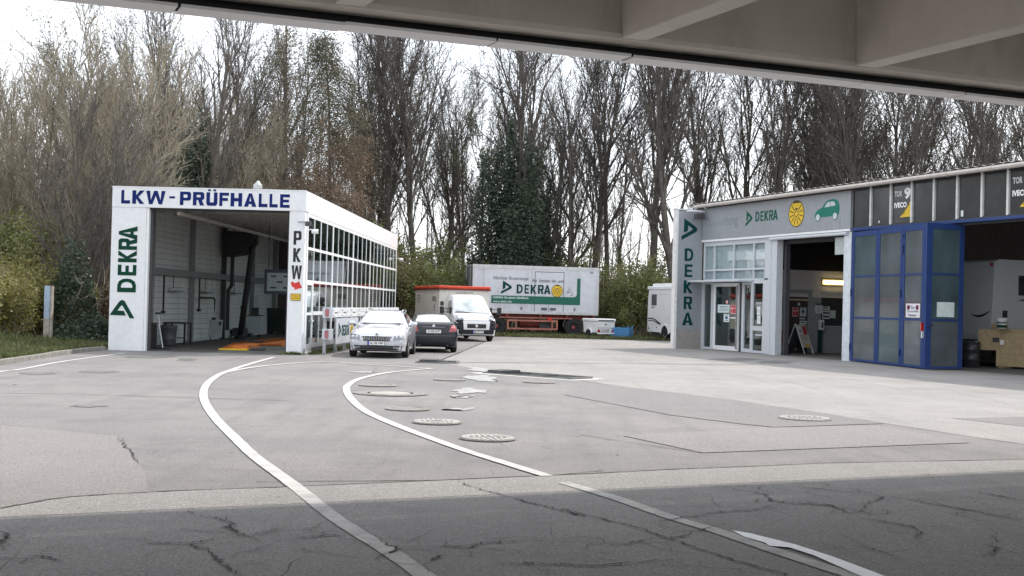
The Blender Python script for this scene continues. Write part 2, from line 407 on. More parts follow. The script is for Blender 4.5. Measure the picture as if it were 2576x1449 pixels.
def badge(o, rx, ry, parent, r=XA, u=ZA, off=0.003):
    """round yellow test badge: disc, dark rim, spokes, hub, dark top segment"""
    r, u = Vector(r), Vector(u); nrm = r.cross(u); o = Vector(o) + nrm*off
    base = MB().prism(circle(0, 0, rx, ry), o, r, u, 0.006).build('badge', YEL, parent)
    b = MB()
    n = 40
    for i in range(n):
        a, c = 2*math.pi*i/n, 2*math.pi*(i+1)/n
        b.prism([(rx*math.cos(a), ry*math.sin(a)), (rx*math.cos(c), ry*math.sin(c)), (rx*.94*math.cos(c), ry*.94*math.sin(c)), (rx*.94*math.cos(a), ry*.94*math.sin(a))], o + nrm*0.006, r, u, 0.003)
    for i in range(12):
        a = math.pi*2*i/12 + math.pi/12
        if 0.25*math.pi < a < 0.75*math.pi: continue
        d = Vector((math.cos(a), math.sin(a))); p = Vector((-d.y, d.x))*0.035
        b.prism([((d.x*q+s*p.x)*rx, (d.y*q+s*p.y)*ry) for q, s in ((.34, 1), (.34, -1), (.86, -1), (.86, 1))], o + nrm*0.006, r, u, 0.003)
    b.prism(circle(0, 0, rx*.93, ry*.93, 12, math.radians(58), math.radians(122)) , o + nrm*0.006, r, u, 0.003)
    for i in range(16):
        a, c = 2*math.pi*i/16, 2*math.pi*(i+1)/16
        b.prism([(rx*.26*math.cos(a), ry*.26*math.sin(a)), (rx*.26*math.cos(c), ry*.26*math.sin(c)), (rx*.2*math.cos(c), ry*.2*math.sin(c)), (rx*.2*math.cos(a), ry*.2*math.sin(a))], o + nrm*0.006, r, u, 0.003)
    b.prism([(-.2*rx, .3*ry), (.2*rx, .3*ry), (.14*rx, .42*ry), (-.14*rx, .42*ry)], o + nrm*0.006, r, u, 0.003)
    b.build('badge_print', mat('badge_black', (0.03, 0.02, 0.01), 0.5), base)
    return base

def glyph(ch, s=.24, t=.20):
    """sign painter's capitals in a unit box: s = stroke across, t = stroke along"""
    bowl = lambda y0, y1: [(s, y1), (.86, y1), (1, y1-.12), (1, y0+.12), (.86, y0), (s, y0), (s, y0+t*.85), (1-s-.05, y0+t*.85), (1-s, y0+t*.85+.05), (1-s, y1-t*.85-.05), (1-s-.05, y1-t*.85), (s, y1-t*.85)]
    stem = [(0, 0), (s, 0), (s, 1), (0, 1)]
    u = [(0, 1), (0, .14), (.14, 0), (.86, 0), (1, .14), (1, 1), (1-s, 1), (1-s, t+.05), (1-s-.06, t), (s+.06, t), (s, t+.05), (s, 1)]
    if ch == 'L': return [[(0, 0), (1, 0), (1, t), (s, t), (s, 1), (0, 1)]]
    if ch == 'E': return [[(0, 0), (1, 0), (1, t*.9), (s, t*.9), (s, .5-t*.42), (.92, .5-t*.42), (.92, .5+t*.42), (s, .5+t*.42), (s, 1-t*.9), (1, 1-t*.9), (1, 1), (0, 1)]]
    if ch == 'F': return [[(0, 0), (s, 0), (s, .5-t*.45), (.9, .5-t*.45), (.9, .5+t*.45), (s, .5+t*.45), (s, 1-t*.9), (1, 1-t*.9), (1, 1), (0, 1)]]
    if ch == 'H': return [[(0, 0), (s, 0), (s, .5-t*.5), (1-s, .5-t*.5), (1-s, 0), (1, 0), (1, 1), (1-s, 1), (1-s, .5+t*.5), (s, .5+t*.5), (s, 1), (0, 1)]]
    if ch == 'K': return [stem, [(s, .64), (1-1.2*s, 1), (1, 1), (.50, .52), (1, 0), (1-1.2*s, 0), (s, .40)]]
    if ch == 'W': a = s*.72; return [[(0, 1), (a, 1), (.25, .30), (.41, 1), (.59, 1), (.75, .30), (1-a, 1), (1, 1), (.84, 0), (.66, 0), (.5, .64), (.34, 0), (.16, 0)]]
    if ch == 'P': return [stem, bowl(.34, 1)]
    if ch == 'R': return [stem, bowl(.40, 1), [(.46, .40), (.46+s*1.05, .40), (1, 0), (1-1.15*s, 0)]]
    if ch == 'D': return [stem, [(s, 1), (.52, 1), (.80, .92), (.96, .72), (1, .5), (.96, .28), (.80, .08), (.52, 0), (s, 0), (s, t*.9), (.48, t*.9), (.64, .25), (.73, .38), (.75, .5), (.73, .62), (.64, .75), (.48, 1-t*.9), (s, 1-t*.9)]]
    if ch == 'A':
        q = s*1.08; f = lambda y: q + (.5-q)*y/.80
        return [[(0, 0), (q, 0), (f(.2), .2), (f(.2+t*.85), .2+t*.85), (.5, .80), (.5, 1), (.38, 1)], [(1, 0), (.62, 1), (.5, 1), (.5, .80), (1-f(.2+t*.85), .2+t*.85), (1-f(.2), .2), (1-q, 0)], [(f(.2), .2), (1-f(.2), .2), (1-f(.2+t*.85), .2+t*.85), (f(.2+t*.85), .2+t*.85)]]
    if ch == 'Ü': return [u, [(.14, 1.08), (.38, 1.08), (.38, 1.22), (.14, 1.22)], [(.62, 1.08), (.86, 1.08), (.86, 1.22), (.62, 1.22)]]

def letter(ch, o, w, h, m, parent, r=XA, u=ZA, off=.004, s=.24, t=.20):
    o = Vector(o) + Vector(r).cross(Vector(u))*off; b = MB()
    for poly in glyph(ch, s, t): b.prism([(x*w, y*h) for x, y in poly], o, r, u, .004)
    return b.build('letter', m, parent)

def struct(name, mb, m, **k): return mb.build(name, m, kind='structure', **k)

# ================================================================== SETTING
def gp(pts, fx=lambda x, y: (x, y)): return [tuple(G(*fx(x, y))[:2]) for x, y in pts]
crA = lambda x, y: (450.8 + .425*x, 869.4 + .425*y)      # survey sheets (parts of the photograph)
crB = lambda x, y: (1416.8 + .45*x, 869.4 + .45*y)
crC = lambda x, y: (.4*x, 869.4 + .4*y)

struct('ground', MB().sheet([(-700, -80), (700, -80), (700, 1200), (-700, 1200)], -0.03), SOIL)
# canopy axes: EDG runs along the canopy edge, OUT points out into the yard
EDG = Vector((0.907, 0.4215, 0)); OUT = Vector((-0.4215, 0.907, 0))
KERB = [(-11.2, -60), (-11.6, 10), (-12.4, 30.0), (-12.93, 35.4), (-13.05, 38.2), (-12.95, 39.3)]
yard = KERB + [(-12.9, 39.5), (-12.4, 64.5), (-6.0, 64.6), (-6.2, 67.6), (-1.5, 68.2), (8.5, 67.9), (14, 68.0), (60, 68), (60, -60)]
struct('yard', MB().sheet(yard, 0.0), ASPH)
old = [tuple(EDG*a + OUT*b) for a, b in ((-40, 11.2), (40, 10.6), (40, -40), (-40, -40))]
# old asphalt under the canopy starts at the drainage seam
seam = gp([(0, 1030), (300, 975), (450, 955), (700, 940), (1100, 918), (1850, 892)], crC) + gp([(250, 715), (620, 695), (900, 685), (1500, 660), (2576, 640)], crB)
sl = Vector((*seam[0], 0)) - EDG*30; sr = Vector((*seam[-1], 0)) + EDG*30
struct('old_asphalt', MB().sheet([(sl.x, sl.y)] + seam + [(sr.x, sr.y), (25, -40), (-11.0, -40)] , 0.004), ASPHOLD)
st0 = EDG*-40 + OUT*10.36; st1 = EDG*40 + OUT*10.36
struct('drain_strip', MB().sheet([(sl.x, sl.y)] + seam + [(sr.x, sr.y)] + [tuple((EDG*a + OUT*10.36)[:2]) for a in (30, 8, 0, -5, -30)], 0.0065), STRIP)
apron = gp([(1229, 857), (1150, 890), (1095, 911), (1235, 936), (1465, 957), (1870, 1026), (2230, 1066), (2450, 1100), (2576, 1118)])
apron += [(14.5, 10.5), (40, 10), (40, 66), (9, 66.6), (3, 66.4)]
struct('concrete_apron', MB().sheet(apron, 0.004), APRON)
struct('asphalt_patch', MB().sheet(gp([(0, 275), (600, 390), (1000, 440), (1180, 458), (1790, 438), (1540, 395), (900, 300), (120, 205)], crB), 0.008), PATCHA)
struct('asphalt_patch', MB().sheet(gp([(330, 505), (1180, 460), (1760, 448), (2280, 545), (1500, 575), (780, 602)], crB), 0.008), PATCHB)
struct('asphalt_patch', MB().sheet(gp([(2170, 408), (2576, 400), (2900, 405), (2900, 480), (2576, 455)], crB), 0.008), PATCHA)
struct('asphalt_patch', MB().sheet(gp([(0, 503), (735, 568), (900, 770), (940, 925), (700, 938), (450, 953), (300, 972), (0, 1028)], crC), 0.004), PATCHB)

def ribbon(mb, pts, w, z, jit=0.0, sub=1, taper=False, wj=0.0):
    P = [Vector((p[0], p[1], 0)) for p in pts]
    if sub > 1:
        Q = []
        for i in range(len(P)-1):
            p0, p1, p2, p3 = P[max(i-1, 0)], P[i], P[i+1], P[min(i+2, len(P)-1)]
            for k in range(sub):
                t = k/sub
                if jit: q = p1.lerp(p2, t)
                else: q = 0.5*((2*p1) + (p2-p0)*t + (2*p0-5*p1+4*p2-p3)*t*t + (3*p1-p0-3*p2+p3)*t**3)
                Q.append(q)
        Q.append(P[-1]); P = Q
    if jit: P = [p + Vector((R.uniform(-jit, jit), R.uniform(-jit, jit), 0)) for p in P]
    vs = []
    for i, p in enumerate(P):
        d = (P[min(i+1, len(P)-1)] - P[max(i-1, 0)]).normalized(); s = Vector((-d.y, d.x, 0))
        f = 1.0
        if taper: f = max(0.12, min(1, 3.0*min(i, len(P)-1-i)/len(P)))
        f *= 1 + R.uniform(-wj, wj)
        vs += [(p.x+s.x*w/2*f, p.y+s.y*w/2*f, z), (p.x-s.x*w/2*f, p.y-s.y*w/2*f, z)]
    mb.add(vs, [(2*i, 2*i+1, 2*i+3, 2*i+2) for i in range(len(P)-1)])
    return mb

LA = [(560, 71), (420, 110), (270, 160), (190, 205), (150, 255), (145, 310), (170, 370), (230, 450), (330, 550), (440, 655), (560, 745), (655, 815), (745, 885)]
LA2 = [(745, 885), (900, 1010), (1050, 1110), (1250, 1230), (1440, 1364), (1700, 1545)]
LB = [(1500, 137), (1250, 160), (1080, 195), (1005, 232), (990, 265), (1020, 320), (1110, 395), (1300, 480), (1650, 610), (1900, 690), (2180, 777)]
struct('lane_line', ribbon(MB(), gp(LA, crA), 0.145, 0.012, sub=6, wj=0.05), LINEW)
struct('lane_line', ribbon(MB(), gp(LA2, crA), 0.145, 0.012, sub=6, wj=0.06), LINESHADE)
struct('lane_line', ribbon(MB(), gp([(275, 160), (400, 135), (600, 112), (860, 97), (1100, 112), (1500, 137)], crA), 0.135, 0.010, sub=5, wj=0.05), LINEW)
struct('lane_line', ribbon(MB(), gp(LB, crA), 0.145, 0.012, sub=6, wj=0.05), LINEW)
struct('lane_line', ribbon(MB(), gp([(0, 770), (300, 860), (600, 965), (850, 1040), (1200, 1160), (1600, 1290), (2000, 1420)], crB), 0.145, 0.012, sub=4, wj=0.05), LINESHADE)
struct('lane_line', ribbon(MB(), gp([(-260, 225), (0, 165), (130, 150), (400, 100), (790, 47)], crC), 0.12, 0.008, sub=5, wj=0.06), LINEW)
struct('fresh_paint_streak', MB().sheet(gp([(945, 1045), (1040, 1060), (1180, 1095), (1300, 1125), (1500, 1190), (1760, 1288), (2100, 1420), (1960, 1420), (1640, 1292), (1400, 1185), (1260, 1140), (1150, 1132), (1130, 1115), (1010, 1080)], crB), 0.018), LINEF)
sp = MB()
for pts in ([(1600,270),(1680,250),(1830,262),(1800,280),(1660,290)], [(1620,300),(1730,298),(1720,310),(1640,312)], [(1680,180),(1830,175),(1890,212),(1760,212)], [(1740,125),(1850,140),(1840,170),(1720,145)], [(1000,155),(1150,152),(1150,160),(1010,162)], [(1575,375),(1720,372),(1700,384),(1590,385)]):
    q = gp(pts, crA); P = []
    for i in range(len(q)):
        a, b = Vector(q[i]), Vector(q[(i+1) % len(q)])
        for k in range(5): P.append(tuple(a.lerp(b, k/5) + Vector((R.uniform(-.12, .12), R.uniform(-.2, .2)))))
    sp.sheet(P, 0.0105)
struct('paint_splash', sp, mat('pale_residue', (0.32, 0.315, 0.31), 0.6, var=.25, scale=5, dirt=((.24,.23,.225), 1.0, 3)))

ck = MB()
CRK = [(crC, [(-60,1150),(0,1180),(45,1195),(50,1215),(15,1235),(10,1260),(40,1305)]), (crC, [(1130,1058),(1260,1080),(1400,1098),(1470,1130),(1415,1150),(1490,1170),(1500,1190),(1600,1220),(1640,1250)]),
 (crC, [(1490,1190),(1350,1225),(1180,1255),(1290,1290),(1380,1360),(1440,1410),(1500,1440),(1560,1500)]), (crC, [(900,1258),(1050,1250),(1180,1252)]), (crC, [(130,1335),(300,1340),(400,1368)]),
 (crC, [(735,568),(800,650),(900,772)]),
 (crB, [(610,750),(800,785),(1050,820),(1140,840),(1150,870),(1240,885),(1500,900),(1600,940),(1750,935),(1900,930)]), (crB, [(400,1010),(640,975),(820,945),(1100,920),(1240,885)]),
 (crB, [(1600,900),(1760,870),(1780,850),(1690,840)]), (crB, [(1780,850),(1900,860),(2050,890),(2300,930),(2460,970),(2576,975)]), (crB, [(1600,955),(1700,975),(1850,1000),(1950,1020),(2000,1050),(1970,1080),(2080,1110)]),
 (crB, [(0,1105),(350,1115),(450,1095),(650,1075),(800,1030),(900,1000)]), (crB, [(2240,810),(2450,850),(2576,875)]), (crB, [(0,1235),(150,1243),(400,1220),(650,1200)]),
 (crA, [(1130,1125),(1230,1185),(1290,1215),(1215,1250),(1140,1280)]), (crA, [(1300,1205),(1560,1195),(1720,1205),(1800,1180),(2000,1165),(2300,1165)]), (crA, [(1820,1310),(2060,1295),(2250,1305),(2560,1310)]), (crA, [(1470,1290),(1520,1265),(1560,1245)]),
 (crB, [(2300,1110),(2420,1135),(2390,1175),(2310,1195)]), (crB, [(1600,1125),(1750,1150),(1880,1195)]), (crA, [(580,1160),(750,1145),(900,1130),(980,1135)]), (crB, [(1300,790),(1450,810),(1690,835)])]
cr2 = random.Random(17)
for f, pts in CRK:
    P = gp(pts, f)
    ribbon(ck, P, 0.0175, 0.014, jit=0.026, sub=10, taper=True, wj=0.75)
    for (x0, y0), (x1, y1) in zip(P, P[1:]):            # side cracks that leave the main one and die out
        for _ in range(2):
            if cr2.random() < .5: continue
            t = cr2.random(); x, y = x0+(x1-x0)*t, y0+(y1-y0)*t; a = cr2.uniform(0, 6.28); W = [(x, y)]
            for k in range(cr2.randint(3, 8)): a += cr2.gauss(0, .7); x += .11*math.cos(a); y += .11*math.sin(a); W.append((x, y))
            ribbon(ck, W, 0.007, 0.0145, jit=0.012, sub=4, taper=True, wj=0.7)
struct('pavement_crack', ck, TAR)
sm = MB()

ribbon(sm, seam, 0.028, 0.0095, jit=0.006, sub=6, wj=0.6)
ribbon(sm, gp([(1650,812),(1900,890),(2150,955),(2400,1020)], crA) + gp([(0,920),(250,985),(400,1020),(600,1090),(800,1160),(1000,1220),(1230,1287),(1500,1390)], crB), 0.016, 0.0145, jit=0.024, sub=10, wj=0.7)
ribbon(sm, gp([(0,300),(600,310),(1250,330)], crC) + gp([(150,312),(700,330)], crA), 0.022, 0.0055, jit=0.01, sub=6, wj=0.6)
ribbon(sm, gp([(460,808),(800,805),(1500,800),(2150,776),(2500,742)], crA), 0.02, 0.0055, jit=0.01, sub=5, wj=0.6)
ribbon(sm, gp([(120,205),(900,300),(1540,395),(1790,438)], crB), 0.016, 0.0125, jit=0.01, sub=5, wj=0.6)
ribbon(sm, gp([(100,500),(400,550),(780,602)], crB), 0.016, 0.0125, jit=0.01, sub=5, wj=0.6)
ribbon(sm, gp([(1228,857),(1150,890),(1100,910)]), 0.06, 0.009, jit=0.01, sub=5, wj=0.5)
ribbon(sm, gp([(1100,912),(1450,914),(1750,917),(1900,918)]), 0.10, 0.009, jit=0.02, sub=8, wj=0.5)
struct('pavement_seam', sm, TAR)

# stains of oil and damp that lie in front of the halls
st = MB()
for x, y, w in ((375, 898, 60), (250, 935, 45), (95, 940, 40), (470, 905, 25), (220, 1022, 40), (1850, 905, 60), (1950, 912, 40)):
    P = []
    for i in range(22):
        a = 2*math.pi*i/22; k = 1 + R.uniform(-.35, .35)
        q = G(x + w*math.cos(a)*k, y + 3.2*math.sin(a)*k); P.append((q.x, q.y))
    st.sheet(P, 0.0065)
struct('oil_stain', st, mat('oil_stain', (0.13, 0.125, 0.12), 0.6, var=0.2))

# loose grit, twigs and bits of leaf lying on the asphalt
gt_, gr_ = MB(), random.Random(3)
for i in range(420):
    q = G(gr_.uniform(-60, 2640), 870 + 600*gr_.random()**1.3); s = gr_.uniform(.003, .008)*(3 if i % 40 == 0 else 1)
    if q.x < -11: continue
    a = gr_.uniform(0, 6.28); d = Vector((math.cos(a), math.sin(a), 0))*s*gr_.uniform(.8, 2.2); e = Vector((-d.y, d.x, 0))*gr_.uniform(.25, .7); z = Vector((0, 0, .016))
    gt_.add([q-d+z, q-e+z, q+d+z, q+e+z, q+z+Vector((0, 0, s*.5))], [(0, 1, 4), (1, 2, 4), (2, 3, 4), (3, 0, 4)])
gt_.build('grit', mat('grit_brown', (0.10, 0.085, 0.07), 0.9, var=.4, scale=3), kind='stuff')

# kerb along the verge, laid stone by stone
kerb = thing('kerb', 'weathered concrete kerb edging the green verge left of the truck hall', 'kerb', (0, 0, 0))
kp = [Vector((x, y, 0)) for x, y in KERB[1:]]
seglen = 1.0
pos = []
for i in range(len(kp)-1):
    d = kp[i+1]-kp[i]; n = max(1, int(d.length/seglen))
    for k in range(n): pos.append((kp[i]+d*(k/n), kp[i]+d*((k+1)/n)))
for a, b in pos:
    if b.y < 22: continue
    d = (b-a).normalized(); e = Vector((0, 0, 0.055 + R.uniform(-.006, .006)))
    MB().bar(a+d*0.006+e, b-d*0.006+e, 0.14, 0.13).build('kerbstone', DIRTC, kerb, bevel=0.012)
struct('verge', MB().add([(x-0.07, y, 0.10) for x, y in KERB[1:]] + [(x-6, y+3, 0.35) for x, y in KERB[1:]] + [(x-60, y+20, 0.6) for x, y in KERB[1:]],
       [(i, i+1, 6-1+i+1, 6-1+i) for i in range(4)] + [(5+i, 6+i, 11+i, 10+i) for i in range(4)]), SOIL)

# ------------------------------------------------------------------ manhole covers
def manhole(px, py, hw_, label, style=0):
    c = G(px, py); rad = hw_*c.y/F_PX/1.03
    t = thing('manhole_cover', label, 'manhole cover', (c.x, c.y, 0.0), R.uniform(0, 3), 'manhole covers in the yard')
    rough = style == 1
    if style == 2:
        P = [((rad*1.25)*(1+R.uniform(-.06, .06))*math.cos(a*math.pi/16), rad*1.25*(1+R.uniform(-.06, .06))*math.sin(a*math.pi/16)) for a in range(32)]
        MB().add([(x, y, 0.016) for x, y in P], [tuple(range(32))]).build('surround', ASPHOLD, t)
    MB().lathe([(rad, 0.004), (rad, 0.020), (rad*.96, 0.025), (rad*.80, 0.025), (rad*.79, 0.018)], (0, 0, 0), n=40).build('frame', DIRTC if style != 1 else IRON, t)
    lid = MB().lathe([(rad*.70, 0.016), (rad*.70, 0.022), (rad*.67, 0.024)], (0, 0, 0), n=40).build('lid', mat('slab_sandy', (0.34, 0.315, 0.285), 0.8, var=.15, dirt=((.2,.19,.18), .5, 3)) if style == 2 else IRON, t)
    MB().add([(rad*.80*math.cos(a*math.pi/16), rad*.80*math.sin(a*math.pi/16), 0.0172) for a in range(32)], [tuple(range(32))]).build('groove', TAR, t)
    if rough:
        b = MB()
        for ring, n in ((.88, 30), (.745, 22), (.52, 14), (.3, 8)):
            for i in range(n):
                a = 2*math.pi*i/n; s = .035*rad + .012
                x, y = rad*ring*math.cos(a), rad*ring*math.sin(a)
                b.box(x-s, x+s, y-s, y+s, 0.025, 0.034)
        b.build('cast_knob', mat('worn_iron', (0.46, 0.44, 0.41), 0.6, metal=0.2, var=0.2), lid, kind='stuff')
    # joint around the frame
    MB().add([(rad*1.025*math.cos(a*math.pi/20), rad*1.025*math.sin(a*math.pi/20), 0.0155 if style != 2 else 0.018) for a in range(40)], [tuple(range(40))]).build('joint', DIRTC, t)
mh = lambda cx, cy: crA(cx, cy)
manhole(*mh(1175, 238), 49, 'pale flat manhole cover inside the right lane line curve, behind the broad sandy slab')
manhole(*mh(1250, 286), 76, 'broad sandy concrete manhole slab with ragged dark surround beside the right lane line', 2)
manhole(*mh(1350, 379), 57, 'manhole cover with raised dark rim standing proud right of the lane line', 0)
manhole(*mh(1525, 459), 63, 'studded iron manhole cover between the raised one and the nearest one by the lane line', 1)
manhole(*mh(1825, 555), 72, 'studded iron manhole cover nearest to the canopy, right of the lane line', 1)
manhole(*mh(1600, 205), 42, 'dark rimmed small manhole cover in front of the long drain trough', 0)
manhole(*mh(2130, 219), 42, 'flat pale manhole cover just below the right end of the long drain trough', 0)
manhole(*crB(1350, 412), 67, 'worn bright studded manhole cover alone on the right side of the yard', 1)

# ------------------------------------------------------------------ drain troughs
def trough(p, q, w, label, painted):
    p, q = Vector(p), Vector(q); d = q-p; L = d.length
    t = thing('drain_trough', label, 'drain trough', (p.x, p.y, 0), math.atan2(d.y, d.x))
    MB().box(0, L, -w/2, w/2, 0.006, 0.016).build('trough_floor', mat('trough_water', (0.05, 0.07, 0.062), 0.25), t)
    f = MB(); f.box(-.06, L+.06, w/2, w/2+.07, 0.005, 0.06); f.box(-.06, L+.06, -w/2-.07, -w/2, 0.005, 0.028)
    f.box(-.06, 0, -w/2, w/2, 0.005, 0.05); f.box(L, L+.06, -w/2, w/2, 0.005, 0.05)
    f.build('frame', IRON, t)
    MB().box(0.05, 0.55, -w/2+.03, w/2-.03, 0.016, 0.10).build('end_block', DGREY, t)
    for i in range(int(L/0.9)):
        MB().box(0.9*i+.8, 0.9*i+.84, -w/2, w/2, 0.016, 0.04).build('cross_bar', DGREY, t)
    if painted:
        g = MB(); o = w/2+.07
        g.box(-.3, L+.3, o, o+.22, 0.003, 0.011); g.box(-.3, L+.3, -o-.22, -o, 0.003, 0.011)
        g.box(-.3, -.06, -o, o, 0.003, 0.011); g.box(L+.06, L+.3, -o, o, 0.003, 0.011)
        g.build('painted_border', LINEW, t)
a, b = G(*crA(1870, 163)), G(*crA(2370, 200))
trough(a, b, 0.75, 'long open drain trough with white painted border in the middle of the yard', True)
a, b = G(*crA(1420, 99)), G(*crA(1640, 105))
trough(a, b, 0.7, 'short black open drain trough in front of the dark coupe', False)

# ================================================================== CANOPY overhead
CZ = 4.45                              # underside of the concrete ribs
can = thing('concrete_canopy', 'beige coffered concrete canopy overhead with white sheet metal fascia', 'canopy', tuple(OUT*11.42 + Vector((0, 0, -.029))), math.atan2(EDG.y, EDG.x))
can.rotation_euler.y = -0.0107        # the roof falls slightly to the left
# local frame: x along the edge, y outward, 0 = fascia line
MB().box(-26, 34, -0.51, -0.195, CZ, 5.35).build('edge_beam', CONC, can)
MB().box(-26, 34, -0.532, -0.512, CZ-.004, CZ+.055).build('edge_lip', CONCL, can)
MB().box(-26, 34, -16, -0.535, 5.35, 5.55).build('ceiling_slab', CONCL, can)
MB().box(-26, 34, -0.192, -0.032, CZ+.10, 5.5).build('gutter', BLACK, can)
MB().box(-26, 34, -0.192, -0.032, CZ+.05, CZ+.099).build('gutter_channel', BLACK, can)
n0 = -18
MB().box(-26, 34, -0.030, -0.0115, 4.347, 5.5).build('gap_shade_liner', BLACK, can)  # black strip added, shade of the gap behind the fascia as colour
p0 = [G(x, y, CZ) - OUT*11.42 for x, y in ((880, 28), (1610, 105), (2250, 173))]
RIBX = [p.dot(EDG) for p in p0]
step = (RIBX[2]-RIBX[0])/2
for k in range(-5, 10):
    x = RIBX[0] + k*step
    MB().box(x-.14, x+.14, -16, -0.511, CZ+.01, 5.352).build('rib', CONCL, can, bevel=0.01)
MB().box(-26, 34, -.545, -.5325, 5.32, 5.349).build('ceiling_joint', BLACK, can)
# fascia sheets with open joints
jx = [G(x, y, 4.33).dot(EDG) for x, y in ((452, 30), (870, 83), (1240, 122), (1590, 157), (1910, 190), (2205, 222))]
js = (jx[-1]-jx[0])/5
for k in range(-12, 18):
    x0 = jx[0] + k*js + R.uniform(-.02, .02); x1 = jx[0] + (k+1)*js - 0.012
    f = MB(); dz = R.uniform(-.008, .008)
    f.box(x0, x1, -0.01, 0.01, 4.33+dz, 5.6); f.box(x0, x1, -0.275, -0.01, 4.33+dz, 4.345+dz)
    f.box(x0, x1, -0.287, -0.275, 4.33+dz, 4.36+dz)
    f.build('fascia_sheet', mat('fascia_white', (0.86, 0.86, 0.86), 0.4, var=.03), can)
    MB().box(x1-.03, x1+.06, .0115, .018, 4.36, 5.6).build('sun_stop_strip', WHITE, can)  # added strip that stops sun leaking through the joint
for k in (-5, 9):
    x = RIBX[0] + k*step
    MB().box(x-.2, x+.2, -4.2, -3.8, 0, CZ+.01).build('column', CONC, can)

# ================================================================== TRUCK TEST HALL (left)
HR = math.atan(-0.0242)
HL, HW, HH = 24.8, 6.24, 5.24
HLOC = Vector((-6.63, 39.3, 0))
def hw(x, y, z=0):
    """world point from hall coordinates"""
    return HLOC + Matrix.Rotation(HR, 3, 'Z') @ Vector((x, y, z))
hall = thing('truck_test_hall', 'white flat roofed truck test hall with open front and glazed right side', 'building', HLOC, HR)
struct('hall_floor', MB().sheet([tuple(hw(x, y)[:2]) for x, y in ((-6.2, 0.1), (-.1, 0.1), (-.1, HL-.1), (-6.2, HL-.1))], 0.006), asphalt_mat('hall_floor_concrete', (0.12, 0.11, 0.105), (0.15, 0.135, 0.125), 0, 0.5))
hb = MB(); hb.box(-HW, 0, -.02, .35, 4.59, HH); hb.box(-HW, 0, .35, HL, 5.0, 5.14); 
hb.build('roof', PANELG, hall)
MB().box(-HW-.012, .012, -.034, -.022, HH-.018, HH+.014).build('roof_edge', WHITE, hall)
MB().box(-HW, -5.13, -.005, .35, 0, 4.588).build('pillar', PANELG, hall)
MB().box(-.47, -.03, -.005, .35, 0, 4.588).build('pillar', PANELG, hall)
MB().box(-5.128, -5.05, .03, .2, 0, 4.585).build('door_jamb', FRAMEW, hall)
MB().box(-.53, -.472, .03, .2, 0, 4.585).build('door_jamb', FRAMEW, hall)
MB().box(-5.04, -4.98, .22, .34, 0, 4.585).build('door_rail', DGREY, hall)
MB().box(-.60, -.535, .22, .34, 0, 4.585).build('door_rail', DGREY, hall)
MB().box(-5.05, -.53, .1, .34, 4.54, 4.588).build('lintel_seal', BLACK, hall)
# side fascia in two long sheets
for y0, y1 in ((0.355, 12.4), (12.42, HL)):
    MB().box(-.12, .012, y0, y1, 4.56, HH).build('side_fascia', WHITE, hall)
MB().box(-HW+.1, .02, HL-.1, HL, 4.56, HH).build('rear_fascia', WHITE, hall)
MB().box(-HW, -HW+.08, .35, HL, 0, 4.99).build('side_wall', BOARD, hall)
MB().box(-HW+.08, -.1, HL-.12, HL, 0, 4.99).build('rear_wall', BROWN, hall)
bd = MB()
z = 0.1
while z < 4.9:
    bd.add([(-HW+.085, .4, z), (-HW+.125, .4, z+.012), (-HW+.095, .4, z+.19), (-HW+.085, .4, z+.19), (-HW+.085, HL-.2, z), (-HW+.125, HL-.2, z+.012), (-HW+.095, HL-.2, z+.19), (-HW+.085, HL-.2, z+.19)],
           [(0, 1, 2, 3), (7, 6, 5, 4), (0, 4, 5, 1), (1, 5, 6, 2), (2, 6, 7, 3)])
    z += .2
bd.build('cladding', BOARD, hall, kind='stuff')
for y in (3.4, 8.4, 13.2, 18.4, 23.2):
    MB().box(-HW+.13, -HW+.30, y, y+.18, 0, 4.99).build('column', DGREY if y == 13.2 else mat('grey_column', (0.24, 0.24, 0.24), 0.6), hall)
MB().box(-HW+.14, -HW+.36, .42, 21, 2.52, 2.76).build('wall_rail', mat('rail_grey', (0.24, 0.24, 0.245), 0.5), hall)
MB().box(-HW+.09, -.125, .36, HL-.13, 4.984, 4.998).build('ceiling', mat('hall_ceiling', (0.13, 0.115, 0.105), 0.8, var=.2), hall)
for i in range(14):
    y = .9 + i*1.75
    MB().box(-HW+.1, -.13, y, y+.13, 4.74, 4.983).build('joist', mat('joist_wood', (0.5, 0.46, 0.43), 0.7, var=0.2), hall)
# glazing frame of the right side
gw = MB(); 
GR = [(.25, 1.30), (1.30, 2.36), (2.36, 3.43), (3.43, 4.50)]
for z, h in ((.25, .07), (1.30, .045), (2.36, .045), (3.43, .045), (4.50, .06)): gw.box(-.046, .0, .37, HL-.02, z-h, z+h)
gf = gw.build('glazed_wall', FRAMEW, hall)
gy = [.40 + (HL-.55)*i/20 for i in range(21)]
for i, y in enumerate(gy):
    w = .085 if i % 4 == 0 else .036
    MB().box(-.045, .004 if i % 4 == 0 else -.003, y-w, y+w, .18, 4.555).build('mullion', FRAMEW, gf)
pm = None
for i in range(20):
    for z0, z1 in GR:
        y0, y1 = gy[i]+.03, gy[i+1]-.03
        if pm is None:
            pm = MB().box(-.016, -.010, 0, y1-y0, 0, 1).build('pane', GLASS, gf)
            o = pm
        else:
            o = pm.copy(); COL.objects.link(o); o.parent = gf
        o.location = (0, y0, z0+.03); o.scale = (1, 1, z1-z0-.06)
        o.rotation_euler = (R.uniform(-.004, .004), 0, R.uniform(-.006, .006))
MB().box(-.09, -.01, .4, HL-.1, 0.0, .18).build('plinth', DIRTC, hall)
dr = MB()
for y0, y1 in ((.43, .50), (1.36, 1.44)): dr.box(-.02, .012, y0, y1, .03, 2.32)
for z0, z1 in ((.03, .26), (1.26, 1.34), (2.24, 2.32)): dr.box(-.02, .011, .505, 1.355, z0, z1)
